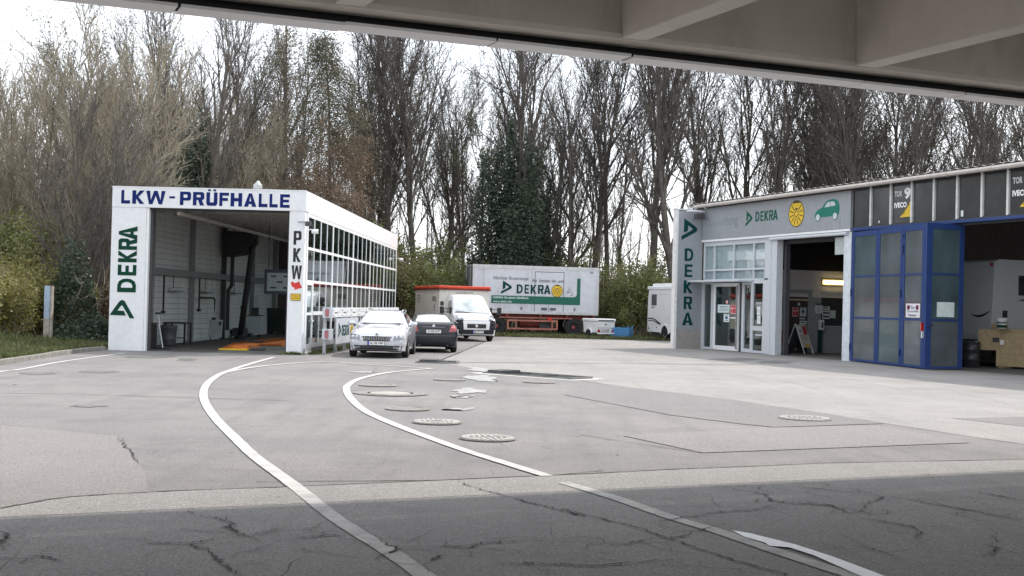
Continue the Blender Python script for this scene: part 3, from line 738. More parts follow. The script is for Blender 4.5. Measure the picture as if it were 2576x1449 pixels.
door = dr.build('door', FRAMEW, hall)
MB().box(.013, .05, 1.30, 1.52, 1.04, 1.10).build('handle', WHITE, door)
MB().box(-.02, -.01, .5, 1.36, .26, 2.24).build('door_pane', GLASS, door)
MB().box(.0, .035, 1.6, 3.9, 1.26, 1.38).build('push_bar', FRAMEW, hall)
# lettering of the front
for s, x0, x1, k in (('L', 205, 318, 1), ('K', 345, 500, 1), ('W', 520, 765, 1), ('P', 950, 1090, 1), ('R', 1115, 1258, 1), ('Ü', 1285, 1425, 1.24), ('F', 1450, 1570, 1), ('H', 1592, 1738, 1), ('A', 1762, 1920, 1), ('L', 1948, 2060, 1), ('L', 2085, 2190, 1), ('E', 2218, 2340, 1)):
    X = lambda q: -5.95 + (q-205)/2135*5.42
    zc = 4.70 - (x0-205)/2135*.02
    letter(s, (X(x0), -.02, zc), X(x1)-X(x0), .43, NAVY, hall, off=.006, s=.32 if s != 'W' else .28, t=.245)
MB().box(-4.40, -4.22, -.032, -.022, 4.90, 4.965).build('letter', NAVY, hall)
# rotated lettering on the wide pillar (reads upward)
ru, uu = Vector((0, 0, 1)), Vector((-1, 0, 0))
x_r = -5.40
for s, z0, z1 in (('D', 1.86, 2.30), ('E', 2.40, 2.74), ('K', 2.82, 3.20), ('R', 3.20 + .02, 3.58), ('A', 3.54, 3.975)):
    letter(s, (x_r, -.005, z0), z1-z0, .60, DKGREEN, hall, ru, uu, .006, s=.33, t=.215)
logo((-5.42, -.005, 1.03), .58, .80, DKGREEN, hall, ru, uu, off=.006)
# stacked lettering on the slim pillar
for s, z in (('P', 3.51), ('K', 2.96), ('W', 2.41)):
    w = .25 if s != 'W' else .33
    letter(s, (-.25-w/2, -.005, z), w, .44, INK, hall, off=.005, s=.34, t=.2)
MB().prism([(-.38, .10), (-.30, .14), (-.27, .08), (-.15, .12), (-.13, .17), (-.01, -.06), (-.27, -.13), (-.24, -.07), (-.34, -.03)], (-.05, -.008, 2.2), depth=.004).build('arrow', RED, hall)
ys = MB().box(-.42, -.10, -.02, -.008, 1.73, 1.95).build('notice_plate', YEL, hall)
for z in (1.79, 1.86): MB().box(-.385, -.135, -.024, -.0205, z, z+.03).build('print_line', mat('dark_yellow', (0.3, 0.19, 0.01), 0.5), ys)
nb = MB(); nb.box(-.42, -.10, -.024, -.0205, 1.73, 1.745); nb.box(-.42, -.10, -.024, -.0205, 1.935, 1.95); nb.box(-.42, -.405, -.024, -.0205, 1.746, 1.934); nb.box(-.115, -.10, -.024, -.0205, 1.746, 1.934)
nb.build('print_border', INK, ys)

# ventilator on the roof
p = hw(-1.95, 1.6, HH)
t = thing('roof_ventilator', 'small grey metal ventilator cowl on the roof of the truck hall', 'ventilator', p)
MB().lathe([(.13, -.12), (.13, .06), (.10, .09), (.10, .2)], (0, 0, 0)).build('base', STEEL, t, smooth=False)
MB().lathe([(.15, .18), (.15, .30), (.11, .33), (.02, .44)], (0, 0, 0)).build('cowl', STEEL, t)
MB().box(.08, .30, -.08, .08, .02, .16).build('outlet', STEEL, t)

# cameras and lamps on the hall
def cctv(p, rz, label):
    t = thing('security_camera', label, 'security camera', p, rz)
    MB().tube([(0, 0, 0), (.1, 0, .05), (.16, 0, 0)], .02).build('bracket', FRAMEW, t)
    MB().lathe([(.06, 0), (.075, .05), (.075, .2), (.05, .21)], (.14, 0, -.02), 'x', 14).build('housing', FRAMEW, t, smooth=False)
    MB().lathe([(.045, 0), (.02, .012)], (.355, 0, -.02), 'x', 14).build('lens', BLACK, t)
cctv(hw(.02, .22, 3.98), HR, 'round white camera on the front corner of the truck hall beside the letters')
cctv(hw(.02, HL-.3, 4.0), HR+.3, 'white camera sticking out at the far top corner of the glazed side')
fl = thing('flood_lamp', 'small dark flood lamp on a bracket above the front corner camera', 'lamp', hw(.0, .22, 4.25), HR)
MB().box(-.25, .16, -.26, -.22, -.02, .02).build('bracket', STEEL, fl)
MB().box(.0, .18, -.34, -.20, -.14, .0).build('lamp_head', DGREY, fl)

# ------------------------------------------------------------------ inside the truck hall
def hthing(name, label, cat, x, y, z=0, rz=0, group=None): return thing(name, label, cat, hw(x, y, z), HR+rz, group)
t = hthing('ceiling_light_strip', 'long pale light strip running under the ceiling of the truck hall', 'light strip', -4.3, .7, 4.42)
MB().box(-.06, .06, 0, 23, 0, .10).build('trunking', mat('strip_pale', (0.62, 0.55, 0.52), 0.5), t)
for i in range(6): MB().cyl((0, 1+4*i, .09), (0, 1+4*i, .35), .012, 6).build('hanger', DGREY, t)
t = hthing('exhaust_extractor', 'black exhaust extractor box with long thick hose hanging in the truck hall', 'exhaust extractor', -5.2, 12.6, 0)
MB().add([(-.55, 0, 3.5), (.1, 0, 3.62), (.55, 0, 4.1), (.55, 0, 4.55), (-.55, 0, 4.6), (-.55, 1, 3.5), (.1, 1, 3.62), (.55, 1, 4.1), (.55, 1, 4.55), (-.55, 1, 4.6)], [(4, 3, 2, 1, 0), (5, 6, 7, 8, 9), (0, 1, 6, 5), (1, 2, 7, 6), (2, 3, 8, 7), (3, 4, 9, 8), (4, 0, 5, 9)]).build('hood', BLACK, t)
MB().tube([(.52, .3, 4.3), (.45, .3, 3.8), (.35, .4, 3.2), (.22, .5, 2.2), (.08, .6, 1.2), (-.05, .8, .5), (-.15, .9, .12)], .13, 10).build('hose', BLACK, t, smooth=True)
MB().lathe([(.2, 0), (.22, .12), (.14, .22)], (-.15, .9, 0)).build('hose_nozzle', BLACK, t)
MB().tube([(-.35, .2, 3.6), (-.36, .2, 2.3), (-.5, .2, 2.1), (-.5, .2, .4)], .08, 8).build('down_pipe', BLACK, t)
t = hthing('display_board', 'dark blue framed grey display board hanging beside the right wall of the hall', 'display board', -2.55, 8.0, 1.95)
MB().box(-.55, .55, 0, .08, 0, .95).build('frame', mat('dark_navy', (0.01, 0.015, 0.04), 0.4), t)
MB().box(-.43, .50, -.012, -.002, .12, .82).build('screen', mat('screen_grey', (0.30, 0.35, 0.38), 0.3), t)
for x, z in ((-.3, .66), (.2, .66), (-.05, .44), (-.3, .22), (.2, .22)): MB().box(x, x+.22, -.02, -.013, z, z+.06).build('display_slot', BLACK, t)
for x in (-.4, .4): MB().cyl((x, .04, .95), (x, .04, 2.95), .015, 6).build('hanger', DGREY, t)
t = hthing('wheelie_bin', 'dark green wheeled bin at the far end of the truck hall', 'waste bin', -5.75, 22.6)
MB().add([(-.28, -.3, .1), (.28, -.3, .1), (.28, .3, .1), (-.28, .3, .1), (-.36, -.38, 1.2), (.36, -.38, 1.2), (.36, .38, 1.2), (-.36, .38, 1.2)], [(3, 2, 1, 0), (4, 5, 6, 7), (0, 1, 5, 4), (1, 2, 6, 5), (2, 3, 7, 6), (3, 0, 4, 7)]).build('body', mat('bin_green', (0.012, 0.025, 0.02), 0.5), t)
MB().box(-.38, .38, -.42, .4, 1.21, 1.30).build('lid', mat('bin_green', (0, 0, 0)), t)
for x in (-.3, .3): MB().cyl((x-.03, .3, .1), (x+.03, .3, .1), .1).build('wheel', RUBBER, t)
t = hthing('test_trolley', 'grey measuring trolley with instruments by the left hall wall', 'trolley', -5.62, 17.6)
MB().box(-.3, .3, -.25, .25, .15, .95).build('cabinet', LGREY, t, bevel=.02)
MB().box(-.34, .34, -.28, .28, .96, 1.0).build('tray', DGREY, t)
MB().box(-.18, .12, -.1, .15, 1.0, 1.35).build('monitor', DGREY, t)
MB().box(-.05, .12, -.1, .1, 1.36, 1.9).build('mast', LGREY, t)
for x in (-.25, .25): MB().cyl((x-.02, -.2, .07), (x+.02, -.2, .07), .07).build('wheel', RUBBER, t)
t = hthing('floor_scrubber', 'low dark cleaning machine beside the measuring trolley', 'cleaning machine', -5.75, 15.2)
MB().box(-.3, .3, -.3, .3, .06, .45).build('body', DGREY, t, bevel=.08); MB().tube([(0, .2, .4), (0, .4, 1.0), (-.1, .42, 1.4)], .03).build('handle', DGREY, t)
t = hthing('mirror', 'framed inspection mirror on a low stand against the boarded hall wall', 'mirror', -5.85, 11.4)
MB().add([(-.28, 0, .12), (.28, 0, .12), (.28, .15, .85), (-.28, .15, .85), (-.28, .03, .12), (.28, .03, .12), (.28, .18, .85), (-.28, .18, .85)], [(0, 1, 2, 3), (7, 6, 5, 4), (0, 4, 5, 1), (1, 5, 6, 2), (2, 6, 7, 3), (3, 7, 4, 0)]).build('frame', LGREY, t)
MB().add([(-.23, .004, .19), (.23, .004, .19), (.23, .126, .80), (-.23, .126, .80)], [(0, 1, 2, 3)]).build('glass', CHROME, t)
for x in (-.2, .2): MB().cyl((x, .1, 0), (x, .12, .2), .02).build('leg', DGREY, t)
t = hthing('work_table', 'black work table with open frame against the left hall wall', 'table', -5.72, 5.6)
MB().box(-.38, .42, -.4, .5, .78, .83).build('tabletop', BLACK, t)
for x in (-.34, .36):
    for y in (-.34, .42): MB().box(x, x+.06, y, y+.06, 0, .78).build('leg', BLACK, t)
MB().box(-.28, .36, -.33, -.29, .25, .29).build('stretcher', BLACK, t)
t = hthing('waste_barrel', 'grey ribbed plastic barrel between the black box and the work table', 'barrel', -5.55, 4.1)
MB().lathe([(.23, 0), (.26, .1), (.26, .25), (.27, .27), (.26, .29), (.28, .62), (.30, .64), (.30, .70), (.26, .70)], (0, 0, 0)).build('body', mat('barrel_grey', (0.07, 0.07, 0.085), 0.5), t, smooth=True)
MB().lathe([(.31, .70), (.29, .74), (.05, .76)], (0, 0, 0)).build('lid', mat('barrel_grey', (0, 0, 0)), t)
t = hthing('storage_box', 'black plastic box standing just inside the wide pillar', 'box', -5.6, 1.6)
MB().box(-.25, .3, -.2, .4, 0, .82).build('body', BLACK, t, bevel=.03); MB().box(-.28, .33, -.23, .43, .825, .87).build('lid', DGREY, t)
t = hthing('floor_squeegee', 'dark floor squeegee with pale handle leaning inside the wide pillar', 'squeegee', -4.85, 1.2)
MB().box(-.25, .25, -.06, .06, 0.006, .07).build('head', BLACK, t); MB().tube([(0, 0, .06), (-.2, .25, .7), (-.28, .32, 1.18)], .022).build('handle', LGREY, t)
MB().box(-.38, -.18, .28, .36, 1.17, 1.22).build('grip', BLACK, t)
# brake tester in the floor
t = hthing('brake_tester', 'orange and yellow brake tester set in the hall floor near the entrance', 'brake tester', -2.75, 2.3)
MB().box(-.45, .52, -.35, -.12, 0.007, .06).build('ramp_edge', YEL, t, bevel=.01)
MB().box(-.30, .35, .3, 2.2, 0.007, .17).build('roller_cover', ORANGE, t, bevel=.02)
MB().add([(-.55, -.1, .01), (.5, -.1, .01), (.35, .28, .15), (-.3, .28, .15)], [(0, 1, 2, 3)]).build('ramp', ORANGE, t)
for y in (-.02, .16): MB().cyl((.55, y, .05), (1.0, y, .05), .05).build('roller', DGREY, t)
t = hthing('test_track', 'long orange test plate along the hall floor behind the brake tester', 'test plate', -3.0, 6.6)
MB().box(-.95, .95, 0, 7.5, 0.007, .09).build('plate', ORANGE, t, bevel=.02)
MB().box(-.5, -.1, .8, 1.6, .09, .14).build('roller', DGREY, t)
# wall fittings
def hose(x, y, zt, zb, label, bend=0):
    t = hthing('wall_pipe', label, 'pipe', x, y)
    pts = [(0, 0, zt), (0, 0, zb)] if not bend else [(0, 0, zt), (0, bend, zt), (.02, bend+.08, zt-.1), (.02, bend+.08, zb)]
    MB().tube(pts, .035, 8).build('pipe', BLACK, t); MB().box(-.06, .06, pts[-1][1]-.08, pts[-1][1]+.08, zb-.1, zb).build('end_piece', BLACK, t)
hose(-5.72, 3.95, 2.5, 1.25, 'thin black pipe ending in a nozzle on the wall above the grey barrel')
hose(-5.80, 8.75, 2.5, 1.3, 'thin black pipe with hanging gun between the two wall lamps')
hose(-5.80, 8.9, 1.75, .95, 'angled black pipe above the inspection mirror', 2.0)
for y, l in ((5.6, 'slim wall lamp nearest the hall entrance'), (9.9, 'slim wall lamp above the inspection mirror'), (14.6, 'slim wall lamp behind the thick hose')):
    t = hthing('wall_lamp', l, 'lamp', -5.93, y, 1.98)
    MB().box(-.06, .06, 0, 1.4, 0, .07).build('housing', LGREY, t); MB().box(-.05, .07, .1, 1.3, -.03, -.001).build('tube_cover', DGREY, t)
    MB().cyl((0, .15, .07), (0, .15, .6), .014, 6).build('hanger', DGREY, t)
t = hthing('notice_board', 'pale grey notice board on the boards near the hall entrance', 'notice board', -6.10, 1.9, 1.15)
MB().box(0, .03, 0, .95, 0, 1.2).build('board', LGREY, t); MB().box(.031, .036, .15, .5, .75, 1.1).build('sheet', mat('grey_sheet', (0.3, 0.31, 0.33), 0.6), t); MB().box(.031, .036, .2, .35, .15, .3).build('sheet', DGREY, t)

# ------------------------------------------------------------------ crash barrier beside the glazed wall
ba, bb = Vector((-5.95, 39.85, 0)), Vector((-5.15, 55.7, 0))
bd_ = (bb-ba); bl = bd_.length
bar_t = thing('crash_barrier', 'white double rail crash barrier with reflector ends beside the glazed hall wall', 'barrier', ba, math.atan2(bd_.y, bd_.x))
# local x runs along the barrier, -y faces the yard
for z0, z1, L0 in ((1.365, 1.52, bl), (1.20, 1.325, bl), (.72, .82, 6.0), (.50, .64, 6.0)):
    MB().box(.0, L0, -.06, .05, z0, z1).build('rail', STEEL if z0 < 1 else mat('barrier_white', (0.66, 0.67, 0.69), 0.45, dirt=((.35,.34,.32), .4, 2)), bar_t, bevel=.012)
MB().box(.0, .09, -.18, .16, 1.19, 1.53).build('end_box', LGREY, bar_t, bevel=.01)
MB().box(.0, .09, -.18, .16, .49, .83).build('end_box', LGREY, bar_t, bevel=.01)
for z in (1.25, .55): MB().box(-.012, -.002, -.06, .07, z, z+.22).build('reflector', mat('reflector_red', (0.38, 0.13, 0.15), 0.4), bar_t)
for x in (.12, 2.0, 3.6, 5.4, 8.0, 11.0, 14.0):
    MB().box(x, x+.1, .055, .15, 0, 1.5).build('post', STEEL, bar_t)
for i in range(7):
    for z in (1.44, 1.26): MB().cyl((.7+1.6*i, -.075, z), (.7+1.6*i, -.062, z), .022, 8).build('bolt', DGREY, bar_t)
ban = thing('banner', 'pale grey banner with green emblem lettering on the crash barrier', 'banner', ba + bd_*(.055) + Vector((.10, 0, 0)), math.atan2(bd_.y, bd_.x))
MB().box(.0, 4.2, -.03, -.01, .32, 1.17).build('cloth', mat('banner_grey', (0.50, 0.53, 0.57), 0.6), ban)
logo((.35, -.03, .52), .5, .5, TEALG, ban, off=.004)
for i, s in enumerate('DEKRA'): letter(s, (1.0+.29*i, -.03, .58), .24, .36, TEALG, ban)
badge((2.85, -.03, .74), .26, .26, ban)
MB().box(3.3, 4.1, -.036, -.031, .5, .9).build('green_field', GREEN, ban)

# ================================================================== WORKSHOP with reception (right)
FB = Vector((8.613, 55.464, 0)); FR = math.atan2(-0.9323, 0.3617)
def fw(u, v, z=0): return FB + Matrix.Rotation(FR, 3, 'Z') @ Vector((u, v, z))
ws = thing('workshop_building', 'long low workshop with grey reception sign, blue folding gates and dark upper windows', 'building', FB, FR)
UE = 34.0
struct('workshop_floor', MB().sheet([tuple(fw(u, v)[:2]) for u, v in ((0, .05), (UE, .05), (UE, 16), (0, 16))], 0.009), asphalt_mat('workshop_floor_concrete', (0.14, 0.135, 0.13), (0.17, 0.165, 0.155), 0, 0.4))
# roof: corrugated sheets on a fascia with gutter
rc = MB(); n = 360
vs = []
for i in range(n+1):
    u = -1.0 + (UE+1)*i/n; z = .022*math.sin(i*math.pi/2)
    vs += [(u, -.42, 6.52+z), (u, 16, 6.95+z), (u, -.42, 6.50+z), (u, 16, 6.93+z)]
rc.add(vs, [f for i in range(n) for f in ((4*i, 4*i+4, 4*i+5, 4*i+1), (4*i+2, 4*i+3, 4*i+7, 4*i+6), (4*i, 4*i+2, 4*i+6, 4*i+4))])
rc.build('roof', mat('corrugated_sheet', (0.16, 0.15, 0.145), 0.8), ws)
MB().box(-.95, UE, -.36, -.02, 6.42, 6.47).build('eaves_board', mat('eaves_grey', (0.36, 0.34, 0.32), 0.6), ws)
MB().tube([(-.3, -.37, 6.40), (UE, -.37, 6.40)], .085, 8).build('gutter', mat('gutter_zinc', (0.52, 0.48, 0.44), 0.5, metal=0.2, var=0.1), ws)
for i in range(17): MB().cyl((.2+2*i, -.375, 6.40), (.26+2*i, -.375, 6.40), .095, 8).build('gutter_bracket', mat('gutter_zinc', (0, 0, 0)), ws)
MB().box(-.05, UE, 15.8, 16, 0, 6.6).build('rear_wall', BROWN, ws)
MB().box(-.12, -.02, .2, 15.8, 0, 6.5).build('end_wall', PANELG, ws)
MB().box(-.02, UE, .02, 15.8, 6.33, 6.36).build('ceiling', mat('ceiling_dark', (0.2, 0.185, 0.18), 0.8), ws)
# reception sign
sg = MB().box(-.02, 10.76, -.10, .02, 4.90, 6.30).build('sign_panel', GREYP, ws)
sf = -.10
FADE = mat('faded_letter', (0.25, 0.275, 0.295), 0.5, dirt=((0.33, 0.35, 0.375), 0.9, 3)); FADE2 = mat('faded_letter_dark', (0.17, 0.21, 0.23), 0.5, dirt=((0.3, 0.32, 0.345), 0.6, 4))
text('letter', 'Anm', (.47, sf, 5.45), .95, .38, FADE, sg, off=.004)
text('letter', 'el', (1.47, sf, 5.455), .36, .40, FADE, sg, off=.004)
text('letter', 'dung', (1.86, sf, 5.32), 1.10, .55, FADE2, sg, off=.004)
logo((3.57, sf, 5.32), .52, .66, GREEN, sg)
for s, u0, u1 in (('D', 4.34, 4.64), ('E', 4.72, 4.95), ('K', 5.02, 5.32), ('R', 5.36, 5.64), ('A', 5.64, 5.99)): letter(s, (u0, sf, 5.49), u1-u0, .41, GREEN, sg, s=.29, t=.19)
badge((7.30, sf, 5.65), .53, .53, sg)
CARP = [(0, .10), (.10, .10), (.10, .08), (.42, .08), (1.0, .08), (1.36, .08), (1.52, .14), (1.565, .28), (1.55, .45), (1.47, .62), (1.33, .71), (1.08, .73), (.82, .70), (.64, .60), (.46, .44), (.20, .37), (.05, .27)]
ci = MB().prism(CARP, (8.53, sf-.002, 5.33), depth=.006).build('car_silhouette', mat('bright_sign_green', (0.0, 0.17, 0.11), 0.4), sg)
MB().prism([(.62, .44), (.78, .60), (.86, .635), (.96, .645), (.96, .455)], (8.53, sf-.009, 5.33), depth=.003).build('window_cutout', LGREY, ci)
MB().prism([(1.0, .455), (1.0, .645), (1.16, .64), (1.27, .59), (1.31, .475)], (8.53, sf-.009, 5.33), depth=.003).build('window_cutout', LGREY, ci)
for x in (.22, 1.30):
    MB().prism(circle(8.53+x, 5.41, .155), (0, sf-.009, 0), depth=.003).build('wheel_disc', mat('bright_sign_green', (0, 0, 0)), ci)
    MB().prism(circle(8.53+x, 5.41, .125), (0, sf-.013, 0), depth=.003).build('wheel_disc', LGREY, ci)
    MB().prism(circle(8.53+x, 5.41, .085), (0, sf-.017, 0), depth=.003).build('wheel_disc', LGREY, ci)
MB().box(10.13, 10.14, -.106, -.101, 4.95, 5.3).build('cable', DGREY, sg)
MB().box(-.02, 10.76, -.13, .0, 4.80, 4.885).build('sign_ledge', FRAMEW, ws)
# reception front: frames and panes
rf = MB()
for u0, u1 in ((0, .09), (.88, .96), (2.48, 2.56), (4.08, 4.16), (4.97, 5.28)): rf.box(u0, u1, -.02, .10, 3.135, 4.72)
for z0, z1 in ((3.06, 3.13), (3.49, 3.57), (4.60, 4.722), ): rf.box(.092, 4.966, -.018, .095, z0, z1)
rf.box(0, 5.28, -.019, .098, 4.724, 4.80)
fr = rf.build('front_frame', LGREY, ws)
for u0, u1 in ((.09, .88), (.96, 2.48), (2.56, 4.08), (4.16, 4.97)):
    MB().box(u0, u1, .03, .04, 3.13, 3.49).build('pane', GREYGLASS, fr); MB().box(u0, u1, .03, .04, 3.57, 4.60).build('pane', GREYGLASS, fr)
MB().box(-.38, 4.08, -.75, .0, 2.985, 3.06).build('entrance_ledge', LGREY, ws, bevel=.01)
lf, lf2 = MB(), MB()
for u0, u1 in ((-.16, .12), (.74, .92), (3.30, 3.46), (3.99, 4.16)): (lf if u0 < 1 else lf2).box(u0, u1, -.03, .10, .02, 2.98)
for u0, u1, z0, z1 in ((.125, .735, .02, .12), (.125, .735, 2.90, 2.98), (3.465, 3.985, .02, .17), (3.465, 3.985, 2.86, 2.98), (4.165, 5.02, .02, .12), (4.165, 5.02, .95, 1.14), (4.165, 5.02, 2.92, 3.055)): (lf if u0 < 1 else lf2).box(u0, u1, -.028, .095, z0, z1)
lf2.box(4.90, 5.28, -.029, .099, .02, 3.055)
lf.build('entrance_frame', LGREY, ws); lfr = lf2.build('entrance_frame', LGREY, ws)
for u0, u1, z0, z1 in ((.12, .74, .12, 2.90), (3.46, 3.99, .17, 2.86), (4.16, 4.90, .12, .95), (4.16, 4.90, 1.14, 2.92)): MB().box(u0, u1, .03, .04, z0, z1).build('pane', SMOKE, lfr)
d = MB()
d.box(.94, 1.10, -.02, .06, .03, 2.95); d.box(2.88, 3.02, -.02, .06, .03, 2.95); d.box(1.105, 2.875, -.018, .055, .03, .22); d.box(1.105, 2.875, -.018, .055, 2.80, 2.95)
dd = d.build('sliding_door', FRAMEW, ws)
MB().box(1.10, 2.88, .01, .02, .22, 2.80).build('door_pane', SMOKE, dd)
MB().box(2.93, 2.99, -.10, -.06, .12, 2.84).build('door_handle', STEEL, dd)
MB().box(3.06, 3.28, .02, .04, .03, 2.95).build('door_gap', DARKPANE, dd)
def sheet_notice(u0, u1, z0, z1, m, parent, bars=(), off=-.004):
    s = MB().box(u0, u1, off-.004, off, z0, z1).build('paper_notice', m, parent)
    for a0, a1, b0, b1, mm in bars:
        MB().box(u0+(u1-u0)*a0, u0+(u1-u0)*a1, off-.007, off-.0045, z0+(z1-z0)*b0, z0+(z1-z0)*b1).build('print', mm, s)
GT = mat('notice_teal', (0.05, 0.16, 0.17), 0.6); PINKR = mat('notice_red', (0.50, 0.045, 0.06), 0.6); PNK = mat('notice_pink', (0.75, 0.45, 0.45), 0.6)
tx = ((.12, .85, .72, .79, GT), (.2, .8, .55, .61, GT), (.12, .92, .38, .43, GT), (.1, .95, .22, .27, GT))
sheet_notice(1.30, 2.28, 1.66, 2.01, mat('notice_mint', (0.66, 0.76, 0.74), 0.6), dd, tx)
sheet_notice(2.36, 2.84, 1.62, 2.0, PNK, dd, ((.1, .9, .72, .94, PINKR), (.1, .35, .08, .52, PINKR), (.45, .9, .08, .60, PINKR)))
sheet_notice(1.82, 2.29, 1.26, 1.61, PAPER, dd, ((.2, .8, .82, .9, GT), (.2, .85, .14, .22, GT), (.28, .72, .35, .7, mat('notice_blue', (0.02, 0.10, 0.20), 0.6))))
sheet_notice(2.36, 2.84, 1.42, 1.48, PAPER, dd)
MB().prism(circle(2.06, 2.13, .10, .08, 18), (0, -.004, 0), depth=.004).build('round_sticker', PNK, dd)
sheet_notice(4.40, 4.66, 1.60, 1.95, PAPER, lfr, ((.2, .8, .3, .7, LGREY),), .028); sheet_notice(4.42, 4.68, 1.24, 1.58, PAPER, lfr, ((.3, .7, .4, .7, LGREY),), .028); sheet_notice(4.32, 4.76, 2.06, 2.14, mat('grey_card', (0.4, 0.41, 0.42), 0.6), lfr, (), .028)
sheet_notice(4.3, 4.88, .74, .80, LGREY, lfr, (), .028)
for u in (2.1, 3.5, 4.7): MB().box(u, u+.05, .08, .108, 3.3, 3.8).build('pale_bar', mat('pale_bar_white', (0.8, 0.82, 0.83), 0.6), ws)  # white bars added for the bright upright lines in the upper glass
# reception inside: pale ceiling field, counter, figures of furniture seen through glass
MB().box(.0, 5.2, 5.0, 5.1, 0, 3.0).build('partition', mat('room_grey', (0.25, 0.26, 0.26), 0.7), ws)
MB().box(0, 3.42, .3, 5.0, 3.0, 3.05).build('room_ceiling', mat('room_white', (0.6, 0.62, 0.62), 0.7), ws)
MB().box(.0, 5.25, .112, .17, 3.08, 4.9).build('pale_backing', mat('pale_backing_blue', (0.55, 0.59, 0.60), 0.6, var=.04), ws)  # pale wall added close behind the upper glass to brighten the panes
MB().box(1.9, 5.2, .07, .108, 3.92, 4.34).build('pale_panel', mat('pale_panel_white', (0.8, 0.82, 0.83), 0.6), ws)  # white panel added for the brighter field in the upper glass
# open bay: posts, roller box, partition wall
for u0, u1 in ((5.285, 5.48), (5.50, 5.90)): MB().box(u0, u1, -.04, .25, .0, 4.70).build('bay_post', LGREY, ws)
MB().box(10.34, 10.78, -.05, .30, 0, 4.79).build('bay_post', mat('post_white', (0.62, 0.66, 0.70), 0.45, dirt=((.4,.4,.4), .3, 1)), ws)
for z in (.35, .6, 2.3, 2.55, 4.0, 4.25): MB().box(10.785, 10.80, -.04, .0, z, z+.1).build('hinge', DGREY, ws)
MB().tube([(5.45, -.10, 4.72), (10.6, -.10, 4.72)], .065, 8).build('roller_tube', LGREY, ws)
MB().box(5.9, 10.34, .28, .32, 4.50, 4.8).build('bay_header', BLACK, ws)
MB().box(5.92, 6.05, .3, .5, 0, 4.6).build('door_track', DGREY, ws)
WALLP = mat('partition_pale', (0.74, 0.69, 0.67), 0.8, var=0.05); WALLG = mat('partition_grey', (0.36, 0.375, 0.38), 0.7, var=0.06)
pw = MB(); pw.box(3.42, 3.50, 1.6, 15.7, 2.42, 3.58); pw.box(3.42, 3.50, 1.6, 2.0, 2.30, 2.42)
pwo = pw.build('partition_wall', WALLP, ws)
g = MB(); g.box(3.42, 3.506, 1.6, 2.06, 0, 2.415); g.box(3.42, 3.506, 3.37, 3.84, 0, 2.415); g.box(3.42, 3.506, 3.84, 6.5, 0, 1.18)
g.box(3.42, 3.512, 2.06, 2.17, 0, 2.74); g.box(3.42, 3.512, 3.16, 3.37, 0, 2.74); g.box(3.42, 3.511, 2.17, 3.16, 2.58, 2.74)
g.build('wall_dado', WALLG, pwo)
pd = MB().box(3.44, 3.49, 2.175, 3.155, 0.01, 2.575).build('office_door', mat('door_brown', (0.07, 0.055, 0.055), 0.45), ws)
MB().box(3.49, 3.50, 2.17, 3.15, 2.26, 2.34).build('light_stripe', mat('stripe_cream', (0.65, 0.56, 0.38), 0.5), pd)
MB().box(3.49, 3.53, 3.05, 3.09, 1.0, 1.2).build('door_handle', STEEL, pd)
def wall_notice(v0, v1, z0, z1, m, parent, bars=()):
    s = MB().box(3.494, 3.50, v0, v1, z0, z1).build('paper_notice', m, parent)
    for a0, a1, b0, b1, mm in bars: MB().box(3.5005, 3.503, v0+(v1-v0)*a0, v0+(v1-v0)*a1, z0+(z1-z0)*b0, z0+(z1-z0)*b1).build('print', mm, s)
NB = mat('notice_blue', (0, 0, 0))
wall_notice(2.37, 2.68, 1.57, 1.97, PNK, pd, ((.12, .85, .7, .92, PINKR), (.1, .4, .08, .55, PINKR), (.5, .9, .08, .55, PINKR)))
wall_notice(2.76, 3.08, 1.58, 1.97, PAPER, pd, ((.25, .75, .82, .9, NB), (.28, .72, .38, .7, NB), (.3, .7, .15, .22, NB)))
wall_notice(2.74, 3.04, 1.46, 1.52, PAPER, pd); wall_notice(2.76, 3.12, 1.16, 1.40, PAPER, pd, ((.15, .85, .6, .75, NB), (.6, .95, .1, .4, NB)))
MB().prism(circle(0, 0, .075, .075, 16), (3.492, 2.70, 2.11), (0, 1, 0), ZA, .006).build('round_sticker', PAPER, pd)
ow = MB().box(3.44, 3.48, 3.85, 6.4, 1.19, 2.70).build('office_window', DARKPANE, ws)
wf = MB(); wf.box(3.43, 3.52, 3.80, 6.4, 1.15, 1.20); wf.box(3.43, 3.52, 3.80, 6.4, 2.62, 2.72); wf.build('window_frame', LGREY, ow)
wall_notice(3.91, 4.29, 1.50, 2.04, PAPER, ow, ((.1, .7, .85, .93, INK), (.15, .3, .65, .75, INK), (.4, .55, .65, .75, INK), (.7, .85, .65, .75, INK), (.1, .9, .42, .54, INK), (.1, .9, .12, .24, INK)))
wall_notice(4.32, 4.60, 1.54, 1.88, mat('notice_mint', (0, 0, 0)), ow)
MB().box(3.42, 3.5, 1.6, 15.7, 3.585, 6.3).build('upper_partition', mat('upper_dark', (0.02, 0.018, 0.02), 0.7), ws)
MB().box(3.52, 3.8, 1.6, 15.7, -.0, .012).build('wall_skirting', DGREY, ws)
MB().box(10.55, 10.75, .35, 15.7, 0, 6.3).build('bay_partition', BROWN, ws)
MB().box(9.55, 10.34, .12, .2, 3.97, 4.62).build('hanging_panel', mat('panel_mint', (0.45, 0.50, 0.49), 0.5), ws)
